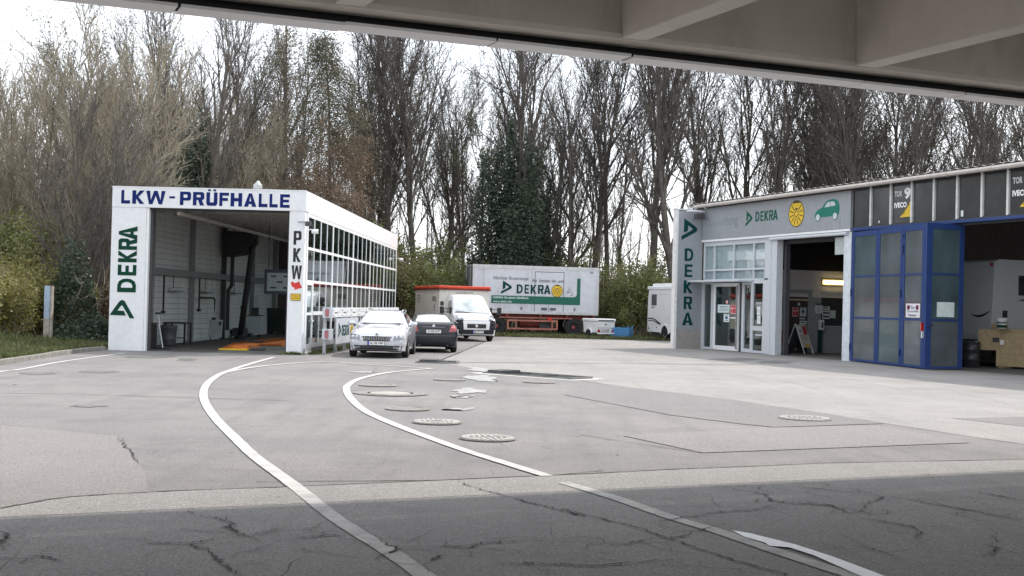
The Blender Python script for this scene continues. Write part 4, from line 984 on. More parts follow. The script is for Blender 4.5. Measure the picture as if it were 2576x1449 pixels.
# dark windows above the gate
UW = [10.80, 11.87, 12.98, 14.09, 15.21, 16.33, 17.46, 18.58] + [18.58+1.118*i for i in range(1, 14)]
wb = MB(); wb.box(10.80, UE, -.05, .05, 6.30, 6.415); wb.box(10.80, UE, -.048, .05, 4.90, 4.955)
wbo = wb.build('window_band', mat('band_dark', (0.03, 0.03, 0.035), 0.5), ws)
panes = []
for i in range(len(UW)-1):
    p = MB().box(UW[i]+.055, UW[i+1]-.055, -.005, .01, 4.955, 6.30).build('pane', DARKPANE, wbo); panes.append(p)
    MB().box(UW[i+1]-.042, UW[i+1]+.042, -.075, .03, 4.93, 6.39).build('mullion', mat('mullion_aluminium', (0.62, 0.62, 0.60), 0.4), wbo)
WL = mat('white_letter', (0.8, 0.8, 0.8), 0.5, var=0.03)
def gate_no(i, num):
    u = UW[i]; p = panes[i]
    text('letter', 'TOR', (u+.15, -.005, 5.88), .40, .20, mat('letter_silver', (0.6, 0.61, 0.62), 0.4), p, bold=.025)
    text('letter', num, (u+.66, -.005, 5.77), .34, .40, WL, p, bold=.05)
    text('letter', 'IVECO', (u+.14, -.005, 5.49), .66, .19, WL, p, bold=.045)
    tr = MB().prism([(.46, 5.15), (1.02, 5.15), (1.02, 5.70)], (u, -.008, 0), depth=.006).build('yellow_triangle', YEL, p)
    a = math.atan2(.55, .56); r = Vector((math.cos(a), 0, math.sin(a))); uu_ = Vector((-math.sin(a), 0, math.cos(a)))
    text('letter', 'SERVICE', Vector((u+.60, -.014, 5.21)), .52, .07, INK, tr, r=r, u=uu_, bold=.02)
gate_no(2, '9'); gate_no(7, '8'); gate_no(12, '7')
MB().box(16.48, 16.58, -.02, -.006, 5.0, 5.2).build('sticker', PAPER, panes[5]); MB().box(11.97+.3, 12.05+.3, -.02, -.006, 5.02, 5.1).build('sticker', LGREY, panes[1])
# blue lintel over the gates
MB().box(10.80, UE, -.11, .12, 4.79, 4.897).build('gate_lintel', BLUE, ws, bevel=.01)
MB().box(10.80, UE, .13, .25, 4.73, 4.88).build('gate_rail', DGREY, ws)
MB().box(19.9, 20.3, .0, .3, 0, 4.79).build('bay_post', LGREY, ws)
MB().box(27.5, UE, -.02, .1, 0, 4.79).build('gate_infill', BLUE, ws)

# ------------------------------------------------------------------ blue folding gate
gh, ge = fw(10.85, -.06), Vector((13.42, 40.0, 0)); gd = ge-gh; gl = gd.length
gate = thing('folding_gate', 'blue framed folding gate with frosted panes, its last leaf folded outward', 'gate', gh, math.atan2(gd.y, gd.x))
ZR = [(.12, 1.58), (1.65, 3.08), (3.14, 4.56)]
def leaf(parent, x0, x1, e0, e1, mats, par_name='leaf'):
    f = MB(); w0, w1 = x0+e0, x1-e1
    f.box(x0, w0, -.03, .03, .04, 4.74); f.box(w1, x1, -.03, .03, .04, 4.74)
    f.box(w0, w1, -.028, .028, .04, .12); f.box(w0, w1, -.028, .028, 4.56, 4.74); f.box(w0, w1, -.026, .026, 1.58, 1.65); f.box(w0, w1, -.026, .026, 3.08, 3.14)
    o = f.build(par_name, BLUE, parent)
    for (z0, z1), m in zip(ZR, mats): MB().box(w0, w1, -.008, .008, z0, z1).build('pane', m, o)
    return o
l1 = leaf(gate, .02, 2.08, .22, .16, (FROST, FROST, FROST2))
l2 = leaf(gate, 2.10, 3.86, .14, .14, (FROST2, FROST, FROST))
l3 = leaf(gate, 3.88, 5.40, .16, .20, (FROST, FROST, FROST))
for x, z in ((.03, .4), (.03, 2.4), (3.78, .35), (3.78, 2.35), (3.90, 4.35), (3.90, 4.0), (3.90, 3.8)): MB().box(x, x+.07, -.06, -.031, z, z+.26 if z < 3.9 else z+.12).build('hinge', mat('hinge_navy', (0.01, 0.02, 0.09), 0.5), gate)
sn = MB().box(4.22, 5.16, -.045, -.031, 1.68, 2.14).build('notice_sign', mat('sign_white', (0.72, 0.71, 0.74), 0.5), gate)
sb = MB(); sb.box(4.19, 5.19, -.047, -.031, 2.142, 2.165); sb.box(4.19, 4.218, -.047, -.031, 1.66, 2.14); sb.build('sign_border', mat('sign_dark_red', (0.05, 0.008, 0.015), 0.5), sn)
for x in (4.40, 4.98): MB().prism(circle(x, 2.01, .10, .085, 18), (0, -.046, 0), depth=.004).build('red_disc', mat('sign_maroon', (0.16, 0.015, 0.04), 0.5), sn)
for s, x, w, z, h in (('Tor', 4.57, .24, 1.96, .10), ('Tag und Nacht', 4.31, .76, 1.83, .085), ('freihalten !', 4.38, .62, 1.72, .075)): text('letter', s, (x, -.045, z), w, h, mat('sign_ink', (0.05, 0.05, 0.08), 0.5), sn, bold=.02)
hd = MB(); hd.box(5.36, 5.42, -.12, -.031, 1.25, 1.52); hd.build('red_handle', RED, gate)
MB().box(5.36, 5.42, -.10, -.031, 1.02, 1.24).build('lock_cover', PAPER, gate)
# folded leaf turned outward
fa = math.radians(22.0)
fe = Vector((13.25, 39.5, 0)); fdv = Vector((1.58, .85, 0)).normalized()
ml = Matrix.Rotation(-math.atan2(gd.y, gd.x), 3, 'Z')
loc = ml @ (fe-gh); ang = math.atan2(fdv.y, fdv.x) - math.atan2(gd.y, gd.x)
l4 = leaf(gate, .0, 1.70, .26, .20, (FROST, FROST2, FROST2), 'leaf')
l4.location = loc; l4.rotation_euler = (0, 0, ang)
MB().box(.52, 1.30, -.02, -.009, 1.72, 2.2).build('paper_notice', mat('notice_mint', (0, 0, 0)), l4)
MB().bar((.10, -.06, 1.35), (.28, -.10, 1.48), .03, .03).build('handle', BLACK, l4)
l5 = leaf(gate, .0, 1.62, .16, .12, (FROST2, FROST2, FROST2), 'leaf')
l5.location = loc + ml @ Vector((.10, .16, 0)); l5.rotation_euler = (0, 0, ang + .03)

# ------------------------------------------------------------------ pylon sign at the far corner
py = thing('pylon_sign', 'tall narrow grey pylon with stacked green letters at the corner of the workshop', 'pylon sign', fw(-.05, 0, 0), FR)
# its face looks along +u; local r axis = +v
MB().box(-.28, -.02, -1.30, -.06, .85, 6.18).build('panel', GREYP, py)
MB().box(-.30, -.0, -1.42, -1.305, 0, 6.2).build('edge_post', mat('pylon_edge', (0.72, 0.72, 0.71), 0.4), py)
MB().box(-.28, -.02, -1.30, -.06, 0, .845).build('base', mat('pylon_base', (0.30, 0.285, 0.27), 0.8, dirt=((.2,.19,.17), .5, 1.5)), py)
MB().box(-.32, .02, -1.44, -.04, 6.2, 6.26).build('cap', LGREY, py)
rr = Vector((0, 1, 0))
for i, s in enumerate('DEKRA'):
    w = (.44, .40, .47, .42, .56)[i]
    letter(s, (-.02, -.74-w/2, 3.93-.72*i), w, .57, TEALG, py, rr, ZA, s=.31, t=.2)
logo((-.02, -1.14, 4.86), .80, .98, TEALG, py, r=rr)
fl = thing('sign_lamp', 'small flood lamp on a white bracket at the top of the pylon sign', 'lamp', fw(.0, -.45, 6.1), FR)
MB().tube([(0, -.5, .05), (.35, -.5, .05), (.35, .2, .05), (0, .2, .05)], .025).build('bracket', FRAMEW, fl); MB().box(.22, .45, -.25, .2, -.3, -.08).build('lamp_head', DGREY, fl)

# ------------------------------------------------------------------ things in the open bay
lt = thing('tube_lamp', 'glowing warm fluorescent tube lamp on the pale partition wall in the open bay', 'lamp', fw(3.50, 3.83, 3.0), FR)
MB().box(.0, .06, 0, 1.9, -.03, .22).build('reflector', mat('lamp_cream', (0.5, 0.38, 0.15), 0.5), lt); MB().box(.061, .12, .05, 1.85, .02, .17).build('tube', TUBE, lt)
fx = thing('fire_extinguisher', 'red fire extinguisher hanging on the wall left of the folding board', 'fire extinguisher', fw(3.56, 1.86, .46), FR)
MB().lathe([(.085, 0), (.09, .03), (.09, .46), (.05, .54), (.03, .56)], (.1, 0, 0)).build('cylinder', mat('extinguisher_red', (0.42, 0.012, 0.02), 0.3), fx, smooth=True)
MB().box(.07, .13, -.03, .03, .56, .62).build('valve', BLACK, fx); MB().tube([(.12, .03, .6), (.2, .08, .55), (.2, .09, .2)], .014).build('hose', BLACK, fx); MB().box(.16, .194, -.05, .05, .14, .40).build('label_sticker', PAPER, fx)
MB().box(-.055, .0, -.04, .04, .9, 1.15).build('wall_sign', LGREY, fx)
af = thing('folding_board', 'white A frame notice board with posters and a yellow block standing in the open bay', 'A-frame board', fw(3.98, 2.42, 0), FR + math.radians(18))
# board leans back; faces +x
def slab(x0, z0, x1, z1, y0, y1, th):
    a = math.atan2(z1-z0, x1-x0); nx, nz = math.sin(a)*th, -math.cos(a)*th
    P = [(x0, z0), (x1, z1), (x1+nx, z1+nz), (x0+nx, z0+nz)]
    return MB().add([(x, y0, z) for x, z in P] + [(x, y1, z) for x, z in P], [(0, 1, 2, 3), (7, 6, 5, 4), (0, 4, 5, 1), (1, 5, 6, 2), (2, 6, 7, 3), (3, 7, 4, 0)])
slab(.42, .26, .02, 1.22, -.32, .32, .03).build('board', mat('board_cream', (0.62, 0.60, 0.54), 0.6), af)
slab(-.38, .22, .0, 1.20, -.30, .34, .03).build('rear_board', mat('board_slate', (0.05, 0.052, 0.06), 0.6), af)
for y in (-.31, .29):
    MB().bar((.55, y, 0), (.02, y, 1.27), .03, .035).build('leg', FRAMEW, af); MB().bar((-.48, y, 0), (.0, y, 1.25), .03, .03).build('leg', LGREY, af)
def onb(y0, y1, s0, s1, m):   # sheet on the leaning board, s = fraction up
    x = lambda s: .452 - .40*s + .012; z = lambda s: .26+.96*s
    MB().add([(x(s0), y0, z(s0)), (x(s0), y1, z(s0)), (x(s1), y1, z(s1)), (x(s1), y0, z(s1))], [(0, 1, 2, 3)]).build('poster', m, af)
onb(-.27, -.02, .60, .92, PAPER); onb(.03, .28, .58, .94, PINKR); onb(-.12, .18, .04, .16, YEL); onb(-.22, -.08, .68, .82, NB)
for s in (.5, .42, .35): onb(-.1, .15, s, s+.015, GT)
sd = thing('sanitiser_stand', 'green hand sanitiser stand with white dispenser beside the office window', 'sanitiser stand', fw(3.75, 3.66, 0), FR)
MB().box(-.08, .0, -.09, .09, .02, 1.35).build('post', mat('stand_green', (0.01, 0.05, 0.035), 0.5), sd); MB().box(-.2, .2, -.2, .2, .01, .03).build('base_plate', DGREY, sd)
MB().box(.0, .10, -.13, .12, 1.02, 1.46).build('dispenser', FRAMEW, sd, bevel=.02); MB().box(.101, .105, -.02, .06, 1.1, 1.35).build('dispenser_window', DGREY, sd)
dp = thing('wall_dispenser', 'grey paper dispenser on the wall above the sanitiser stand', 'dispenser', fw(3.51, 3.52, 1.72), FR)
MB().box(0, .12, 0, .32, 0, .38).build('body', PAPER, dp, bevel=.015); MB().box(0, .13, -.01, .33, .385, .43).build('cover', BLACK, dp); MB().box(.121, .125, .1, .13, .08, .22).build('slot', DGREY, dp)
cr_ = thing('wall_bell', 'small white round fitting low on the wall below the fire extinguisher', 'wall fitting', fw(3.52, 1.75, .2), FR)
MB().lathe([(.08, 0), (.08, .05), (.03, .07)], (0, 0, 0), 'x').build('disc', FRAMEW, cr_); MB().lathe([(.03, .071), (.02, .09)], (0, 0, 0), 'x').build('knob', LGREY, cr_)

# ------------------------------------------------------------------ things in the open gate
wc = thing('wooden_crate', 'large tan plywood crate with overhanging lid in the open gate', 'crate', fw(15.25, 2.75, 0), FR + math.radians(40))
MB().box(-.05, 2.2, 0, 1.1, .08, 1.28).build('body', WOOD, wc)
MB().box(-.08, 2.25, -.04, 1.14, 1.285, 1.36).build('lid', WOOD, wc)
for x in (-.045, 1.0, 2.05): MB().box(x, x+.12, -.03, -.002, .08, 1.28).build('batten', WOOD, wc)
MB().box(0, .2, .1, 1.0, 0, .08).build('skid', WOOD, wc); MB().box(1.9, 2.1, .1, 1.0, 0, .08).build('skid', WOOD, wc)
lb = thing('cardboard_box', 'wide tan box with dark latch beside the wooden crate, under its lid edge', 'box', fw(14.75, 3.05, .62), FR + math.radians(40))
MB().box(-.45, .62, -.55, -.42, 0, .72).build('side', WOOD, lb); MB().box(-.45, .62, -.42, .0, .02, .70).build('body', WOOD, lb)
MB().box(.02, .24, -.585, -.551, .28, .44).build('latch', BLACK, lb); MB().box(.22, .38, -.58, -.551, .2, .36).build('label_sticker', PAPER, lb)
MB().box(.3, .58, -.4, -.05, -.60, .02).build('support', WOOD, lb)
bk = thing('paint_bucket', 'white paint bucket with dark green bands on the wooden crate', 'bucket', fw(15.55, 2.62, 1.365), FR)
MB().lathe([(.15, 0), (.19, .34), (.20, .36), (.18, .36)], (0, 0, 0)).build('bucket', WHITE, bk, smooth=True)
for z0, z1, m in ((.04, .13, DKGREEN), (.19, .23, DKGREEN)): MB().lathe([(.153+.118*z0, z0), (.153+.118*z1, z1)], (0, 0, 0)).build('band', m, bk)
sbx = thing('small_box', 'small brown box lying on the left end of the crate lid', 'box', fw(14.9, 3.1, 1.365), FR + .5)
MB().box(-.2, .25, -.15, .15, 0, .16).build('carton', WOOD, sbx); MB().box(-.21, -.05, -.155, .155, .161, .17).build('flap', WOOD, sbx)
od = thing('oil_drum', 'dark grey ribbed oil drum left of the wooden crate', 'drum', fw(14.75, 2.05, 0), FR)
MB().lathe([(.29, 0), (.30, .02), (.30, .28), (.315, .30), (.30, .32), (.30, .60), (.315, .62), (.30, .64), (.30, .88), (.31, .90), (.28, .90)], (0, 0, 0), n=24).build('barrel', mat('drum_grey', (0.045, 0.045, 0.055), 0.35, metal=.4), od, smooth=True); MB().lathe([(.04, .9), (.04, .93)], (.12, .1, 0)).build('bung', STEEL, od)
sb2 = thing('storage_tub', 'black plastic tub between the folded gate leaf and the oil drum', 'tub', fw(14.2, 1.75, 0), FR)
MB().lathe([(.26, 0), (.32, .62), (.34, .64), (.30, .64)], (0, 0, 0)).build('tub', BLACK, sb2); MB().tube([(.3, 0, .55), (.42, 0, .5), (.3, 0, .42)], .015).build('handle', BLACK, sb2)
pl = thing('leaning_pole', 'thin grey pole leaning in the gap behind the folded gate leaf', 'pole', fw(14.0, 1.0, 0), FR)
MB().bar((.15, .1, 0), (-.3, 1.1, 2.9), .05, .05).build('pole', STEEL, pl); MB().box(.1, .2, .04, .16, 0, .05).build('foot', BLACK, pl)
oc = thing('orange_cabinet', 'orange tool cabinet at the right frame edge beside the motorhome', 'cabinet', fw(18.0, 4.0, .0), FR)
MB().box(-.3, .5, 0, .5, 0, 2.2).build('cabinet', ORANGE, oc); MB().box(.0, .02, -.03, -.001, .9, 1.1).build('handle', STEEL, oc)
# motorhome parked inside, its tail towards the gate
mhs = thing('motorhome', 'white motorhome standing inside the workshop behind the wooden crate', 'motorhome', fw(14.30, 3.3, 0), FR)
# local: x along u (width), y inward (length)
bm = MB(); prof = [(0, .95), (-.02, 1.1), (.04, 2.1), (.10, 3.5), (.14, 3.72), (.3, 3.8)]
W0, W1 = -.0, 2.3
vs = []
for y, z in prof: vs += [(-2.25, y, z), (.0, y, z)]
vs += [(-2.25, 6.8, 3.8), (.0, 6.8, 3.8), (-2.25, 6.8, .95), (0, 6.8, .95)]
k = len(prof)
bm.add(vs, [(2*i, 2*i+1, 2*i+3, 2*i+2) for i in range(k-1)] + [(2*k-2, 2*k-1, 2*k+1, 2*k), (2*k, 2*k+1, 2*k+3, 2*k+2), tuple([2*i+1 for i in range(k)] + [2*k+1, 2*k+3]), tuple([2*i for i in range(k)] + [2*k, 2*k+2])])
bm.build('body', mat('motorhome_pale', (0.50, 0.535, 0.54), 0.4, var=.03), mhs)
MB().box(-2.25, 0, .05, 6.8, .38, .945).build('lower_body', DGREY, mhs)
MB().box(.004, .02, 1.2, 4.0, 2.55, 3.25).build('window', DARKGLASS, mhs); MB().box(.004, .035, 1.15, 4.05, 3.28, 3.45).build('awning', LGREY, mhs)
MB().box(.004, .012, .5, .72, 1.75, 2.0).build('hatch', BLACK, mhs)
sw = [(1.1+.0, 2.34), (1.5, 2.43), (2.1, 2.46), (2.8, 2.40), (2.8, 2.25), (2.2, 2.33), (1.6, 2.37)]
MB().prism(sw, (.004, 0, 0), (0, 1, 0), ZA, .006).build('side_graphic', INK, mhs)
MB().prism([(1.6, 2.46), (2.2, 2.55), (2.9, 2.5), (2.9, 2.46), (2.2, 2.5)], (.004, 0, 0), (0, 1, 0), ZA, .006).build('side_graphic', INK, mhs)
sm_ = [(-1.0+.9*i/10, 1.86-.16*math.sin(math.pi*i/10)+.10*i/10) for i in range(11)] + [(-.1-.9*i/10, 1.96+.0-.09*math.sin(math.pi*i/10)-.10*i/10) for i in range(1, 10)]
MB().prism(sm_, (0, .03, 0), depth=.05).build('tail_graphic', INK, mhs)
MB().prism(circle(-.14, 3.62, .07, .07, 14), (0, .12, 0), depth=.04).build('marker_lamp', TAILR, mhs); MB().prism(circle(-.2, 2.1, .05, .05, 12), (0, .06, 0), depth=.04).build('lock', LGREY, mhs)
MB().prism(circle(-.75, .72, .10, .10, 14), (0, .05, 0), depth=.03).build('round_lamp', PAPER, mhs)
for y in (1.6, 5.4): MB().lathe([(.2, -.12), (.34, -.11), (.36, 0), (.34, .1), (.2, .1)], (-.12, y, .36), 'x').build('wheel', RUBBER, mhs)

# ================================================================== VEHICLES
def catmull(a, b, c, d, t):
    return 0.5*((2*b) + (c-a)*t + (2*a-5*b+4*c-d)*t*t + (3*b-a-3*c+d)*t**3)

class Shell:
    """half ring sections (x, z) at stations y, mirrored; smooth body surface"""
    def __init__(self, stations, ny=4, nr=3):
        S = [[Vector((x, y, z)) for x, z in ring] for y, ring in stations]
        n, m = len(S), len(S[0])
        rows = []
        for i in range(n-1):
            for k in range(ny):
                t = k/ny
                rows.append([catmull(S[max(i-1, 0)][j], S[i][j], S[i+1][j], S[min(i+2, n-1)][j], t) for j in range(m)])
        rows.append(S[-1])
        full = []
        for r in rows:
            q = []
            for j in range(m-1):
                for k in range(nr):
                    t = k/nr
                    a = r[j-1] if j else Vector((-r[1].x, r[1].y, r[1].z)); d = r[j+2] if j+2 < m else Vector((-r[m-2].x, r[m-2].y, r[m-2].z))
                    q.append(catmull(a, r[j], r[j+1], d, t))
            q.append(r[-1])
            q = [Vector((max(0, p.x), p.y, p.z)) for p in q]
            full.append(q + [Vector((-p.x, p.y, p.z)) for p in q[-2:0:-1]])
        self.w = len(full[0])
        self.mb = MB(); N = len(full)
        self.mb.v = [tuple(p) for r in full for p in r]
        w = self.w
        self.mb.f = [(i*w+j, i*w+(j+1) % w, (i+1)*w+(j+1) % w, (i+1)*w+j) for i in range(N-1) for j in range(w)]
        self.mb.f += [tuple(range(w-1, -1, -1)), tuple((N-1)*w+j for j in range(w))]
        self.bvh = BVHTree.FromPolygons(self.mb.v, self.mb.f)
    def cast(self, o, d):
        h = self.bvh.ray_cast(Vector(o), Vector(d))
        return h[0]
    def patch(self, corners, d, off=0.008, nu=8, nv=6, poly=None):
        """quad given by four points (or a polygon fan), pressed along d onto the body"""
        d = Vector(d).normalized(); mb = MB()
        C = [Vector(c) for c in corners]
        vs = []
        for i in range(nv+1):
            for j in range(nu+1):
                u, v = j/nu, i/nv
                p = C[0].lerp(C[1], u).lerp(C[3].lerp(C[2], u), v)
                h = self.cast(p - d*5, d)
                vs.append((h if h else p) - d*off)
        mb.add(vs, [(i*(nu+1)+j, i*(nu+1)+j+1, (i+1)*(nu+1)+j+1, (i+1)*(nu+1)+j) for i in range(nv) for j in range(nu)])
        return mb

def wheel(parent, x, y, rad, w, side, spokes=5, rimm=RIM):
    """side = +1 / -1: outward direction along x"""
    s = side
    t = MB().lathe([(rad*.62, -w*.5*s), (rad*.9, -w*.5*s), (rad, -w*.36*s), (rad, w*.36*s), (rad*.92, w*.5*s), (rad*.64, w*.5*s), (rad*.62, w*.3*s)], (x, y, rad), 'x', 28).build('wheel', RUBBER, parent, smooth=False)
    r = MB().lathe([(rad*.63, w*.35*s), (rad*.60, w*.47*s), (rad*.57, w*.35*s)], (x, y, rad), 'x', 24)
    for i in range(spokes):
        a = 2*math.pi*i/spokes
        p = Vector((x+w*.40*s, y, rad)); q = p + Vector((0, math.cos(a), math.sin(a)))*rad*.6
        r.bar(p, q, .05, .07) if abs(math.sin(a)) < .95 else r.box(p.x-.02, p.x+.02, y-.04, y+.04, min(p.z, q.z), max(p.z, q.z))
    r.lathe([(rad*.14, w*.36*s), (rad*.12, w*.48*s)], (x, y, rad), 'x', 12)
    r.build('rim', rimm, t)
    return t

def plate(parent, o, w, h, s, r=XA, eu=True, z=ZA):
    o = Vector(o); r = Vector(r); nrm = r.cross(Vector(z))
    p = MB().prism([(-.012, -.012), (w+.012, -.012), (w+.012, h+.012), (-.012, h+.012)], o, r, z, .008).build('number_plate', BLACK, parent)
    MB().prism([(0, 0), (w, 0), (w, h), (0, h)], o + nrm*.009, r, z, .004).build('plate_field', PLATE, p)
    if eu: MB().prism([(0, 0), (w*.085, 0), (w*.085, h), (0, h)], o + nrm*.0135, r, z, .002).build('plate_strip', EUBLUE, p)
    text('plate_letters', s, o + r*w*.12 + Vector(z)*h*.18 + nrm*.014, w*.82, h*.64, INK, p, r=r, u=z, bold=.03, off=.001)
    return p

# ------------------------------------------------------------------ silver estate car, nose towards the viewer (-y)
car = thing('estate_car', 'silver estate car with roof rails parked nose out beside the crash barrier', 'car', (-4.18, 40.75, 0), math.radians(0.3))
def ring(zb, zbelt, zrs, zr, ws, wm, wb, wr):
    return [(0, zb), (ws*.92, zb), (ws, zb+.10), (wm, (zb+.1+zbelt)*.5), (wb, zbelt), (wr, zrs), (wr*.55, zr), (0, zr+.012)]
st_ = [(-2.40, ring(.30, .56, .64, .68, .52, .58, .56, .48)), (-2.34, ring(.25, .60, .72, .76, .70, .76, .72, .58)), (-2.18, ring(.22, .68, .80, .84, .82, .86, .82, .68)),
       (-1.95, ring(.20, .76, .87, .91, .86, .90, .86, .72)), (-1.5, ring(.20, .86, .94, .98, .87, .91, .87, .74)), (-1.05, ring(.20, .93, .99, 1.03, .87, .91, .87, .74)),
       (-.85, ring(.20, .95, 1.05, 1.09, .87, .91, .87, .735)), (-.45, ring(.20, .96, 1.24, 1.28, .87, .91, .87, .66)), (-.08, ring(.20, .96, 1.39, 1.44, .87, .91, .865, .60)),
       (.5, ring(.20, .97, 1.43, 1.48, .87, .91, .865, .59)), (1.4, ring(.20, .98, 1.41, 1.46, .87, .91, .86, .58)), (1.95, ring(.22, .99, 1.34, 1.40, .85, .90, .84, .55)),
       (2.28, ring(.26, .98, 1.10, 1.14, .80, .86, .80, .55)), (2.38, ring(.32, .85, .92, .96, .72, .76, .70, .50))]
sh = Shell(st_)
body = sh.mb.build('body', SILVER, car, smooth=True)
F = (0, 1, 0); D = (0, .82, -.57)
def fpatch(name, c, m, par=None, off=.008, nu=8, nv=5): return sh.patch([(x, -3, z) for x, z in c], F, off, nu, nv).build(name, m, par or car, smooth=True)
fpatch('windscreen', [(-.69, 1.07), (.69, 1.07), (.555, 1.40), (-.555, 1.40)], CARGLASS, nu=14)
MB().bar((-.62, -.90, 1.075), (.0, -.93, 1.055), .02, .015).build('wiper', BLACK, car); MB().bar((.02, -.93, 1.055), (.6, -.90, 1.075), .02, .015).build('wiper', BLACK, car)
fpatch('cowl', [(-.70, 1.035), (.70, 1.035), (.69, 1.065), (-.69, 1.065)], DGREY, nu=14)
gr = fpatch('grille', [(-.40, .54), (.40, .54), (.48, .685), (-.48, .685)], BLACK, nu=12)
for i in range(17):
    x = -.40 + .05*i
    fpatch('grille_bar', [(x-.006, .56), (x+.006, .56), (x*1.12+.006, .67), (x*1.12-.006, .67)], CHROME, gr, .016, 1, 3)
fpatch('grille_frame', [(-.50, .686), (.50, .686), (.50, .705), (-.50, .705)], CHROME, gr, .014, 12, 1)
bdg = MB().prism(circle(0, 0, .055, .055, 18), (0, -2.415, .735), depth=.012).build('maker_badge', CHROME, car)
MB().prism([(-.03, -.01), (.03, -.01), (.015, .03), (-.02, .02)], (0, -2.428, .735), depth=.004).build('badge_wing', DGREY, bdg)
for s in (-1, 1):
    h = sh.patch([(s*.52, -3, .56), (s*.84, -3, .58), (s*.86, -3, .76), (s*.54, -3, .70)] if s > 0 else [(s*.84, -3, .58), (s*.52, -3, .56), (s*.54, -3, .70), (s*.86, -3, .76)], F, .010).build('headlight', LAMPG, car, smooth=True)
    for x, rr in ((.62, .045), (.74, .052)): 
        q = sh.cast((s*x, -5, .655), (0, 1, 0))
        if q: MB().lathe([(rr, 0), (rr*.7, -.012)], (s*x, q.y-.012, .655), 'y', 12).build('lamp_lens', CHROME, h)
    sh.patch([(s*.60-.09, -3, .30), (s*.60+.09, -3, .30), (s*.60+.09, -3, .37), (s*.60-.09, -3, .37)], F, .02).build('fog_lamp', LAMPG, car, smooth=True)
    # side windows
    sh.patch([(s*3, -.62, 1.02), (s*3, .35, 1.02), (s*3, .35, 1.37), (s*3, -.15, 1.34)], (-s, 0, 0), .006, 8, 5).build('side_window', DARKGLASS, car, smooth=True)
    sh.patch([(s*3, .42, 1.02), (s*3, 1.25, 1.03), (s*3, 1.2, 1.37), (s*3, .42, 1.375)], (-s, 0, 0), .006, 8, 5).build('side_window', DARKGLASS, car, smooth=True)
    sh.patch([(s*3, 1.32, 1.05), (s*3, 1.9, 1.1), (s*3, 1.75, 1.33), (s*3, 1.28, 1.36)], (-s, 0, 0), .006, 6, 5).build('side_window', DARKGLASS, car, smooth=True)
    for y in (-1.47, 1.37):
        vs = [sh.cast((s*3, y, .34), (-s, 0, 0))] + [sh.cast((s*3, y+.375*math.cos(a*math.pi/12), max(.22, .33+.375*math.sin(a*math.pi/12))), (-s, 0, 0)) for a in range(24)]
        vs = [Vector((v.x + s*.004, v.y, v.z)) if v else Vector((s*.87, y, .3)) for v in vs]
        MB().add(vs, [(0, 1+a, 1+(a+1) % 24) for a in range(24)]).build('wheel_arch', VOID, car)
        wheel(car, s*.83, y, .325, .20, s)
    MB().tube([(s*.57, -.05, 1.43), (s*.585, .05, 1.49), (s*.58, .8, 1.515), (s*.575, 1.5, 1.49), (s*.56, 1.62, 1.43)], .018, 6).build('roof_rail', CHROME, car, smooth=True)
    m_ = MB().lathe([(.02, 0), (.075, .03), (.085, .10), (.07, .19), (.02, .23)], (s*(.90 if s > 0 else 1.13), -.62, 1.05), 'x', 12)
    m_.v = [(x, -.62+(y+.62)*.8, 1.05+(z-1.05)*.85) for x, y, z in m_.v]
    mm = m_.build('mirror', SILVER, car, smooth=True); MB().bar((s*.84, -.6, .99), (s*.97, -.61, 1.0), .05, .04).build('mirror_arm', BLACK, mm)
    MB().box(s*.905-.004, s*.905+.004, -.4, 1.2, .78, .80).build('door_strip', CHROME, car)
fpatch('lower_intake', [(-.76, .265), (.76, .265), (.80, .40), (-.80, .40)], BLACK, nu=14, off=.009)
fpatch('intake_strip', [(-.62, .325), (.62, .325), (.62, .335), (-.62, .335)], DGREY, nu=14, off=.016)
fpatch('chin', [(-.74, .205), (.74, .205), (.76, .25), (-.76, .25)], VPLAST, nu=12)
for s in (-1, 1):
    sh.patch([(s*.60, -2.22, 3), (s*.615, -2.22, 3), (s*.715, -1.05, 3), (s*.70, -1.05, 3)], (0, 0, -1), .004, 1, 12).build('bonnet_seam', DGREY, car)
fpatch('bumper_seam', [(-.80, .525), (.80, .525), (.80, .532), (-.80, .532)], DGREY, nu=16, off=.006, nv=1)
plate(car, (-.27, -2.455, .41), .52, .115, 'GL DB 1947')
MB().box(-.55, .55, -.86, -.25, .92, .97).build('dashboard', DGREY, car)

# ------------------------------------------------------------------ dark hatchback coupe, tail towards the viewer
cp = thing('coupe_car', 'dark blue black coupe parked tail out beside the silver estate car', 'car', (-3.0, 45.8, 0), math.radians(7))
st_ = [(-2.17, ring(.34, .62, .70, .74, .62, .66, .64, .55)), (-2.12, ring(.26, .74, .90, .94, .76, .82, .80, .66)), (-2.02, ring(.22, .82, 1.00, 1.03, .82, .865, .84, .70)), (-1.88, ring(.20, .88, 1.02, 1.045, .84, .87, .85, .70)),
       (-1.6, ring(.20, .92, 1.12, 1.15, .85, .87, .85, .66)), (-.9, ring(.20, .93, 1.28, 1.33, .85, .87, .845, .56)), (-.2, ring(.20, .92, 1.33, 1.38, .85, .87, .84, .55)), (.35, ring(.20, .90, 1.29, 1.34, .85, .87, .84, .56)),
       (1.05, ring(.20, .88, 1.0, 1.03, .85, .87, .84, .68)), (1.8, ring(.20, .8, .86, .9, .83, .86, .82, .66)), (2.2, ring(.3, .6, .66, .7, .6, .65, .6, .5))]
sh = Shell(st_)
sh.mb.build('body', NIGHT, cp, smooth=True)
REARG = mat('rear_glass_glare', (0.80, 0.82, 0.84), 0.12, metal=0.1, var=0.08, coat=1.0)  # near-white base stands for sun glare on the glass
sh.patch([(-.62, -1.78, 3), (.62, -1.78, 3), (.50, -.95, 3), (-.50, -.95, 3)], (0, 0, -1), .008, 12, 6).build('rear_window', REARG, cp, smooth=True)
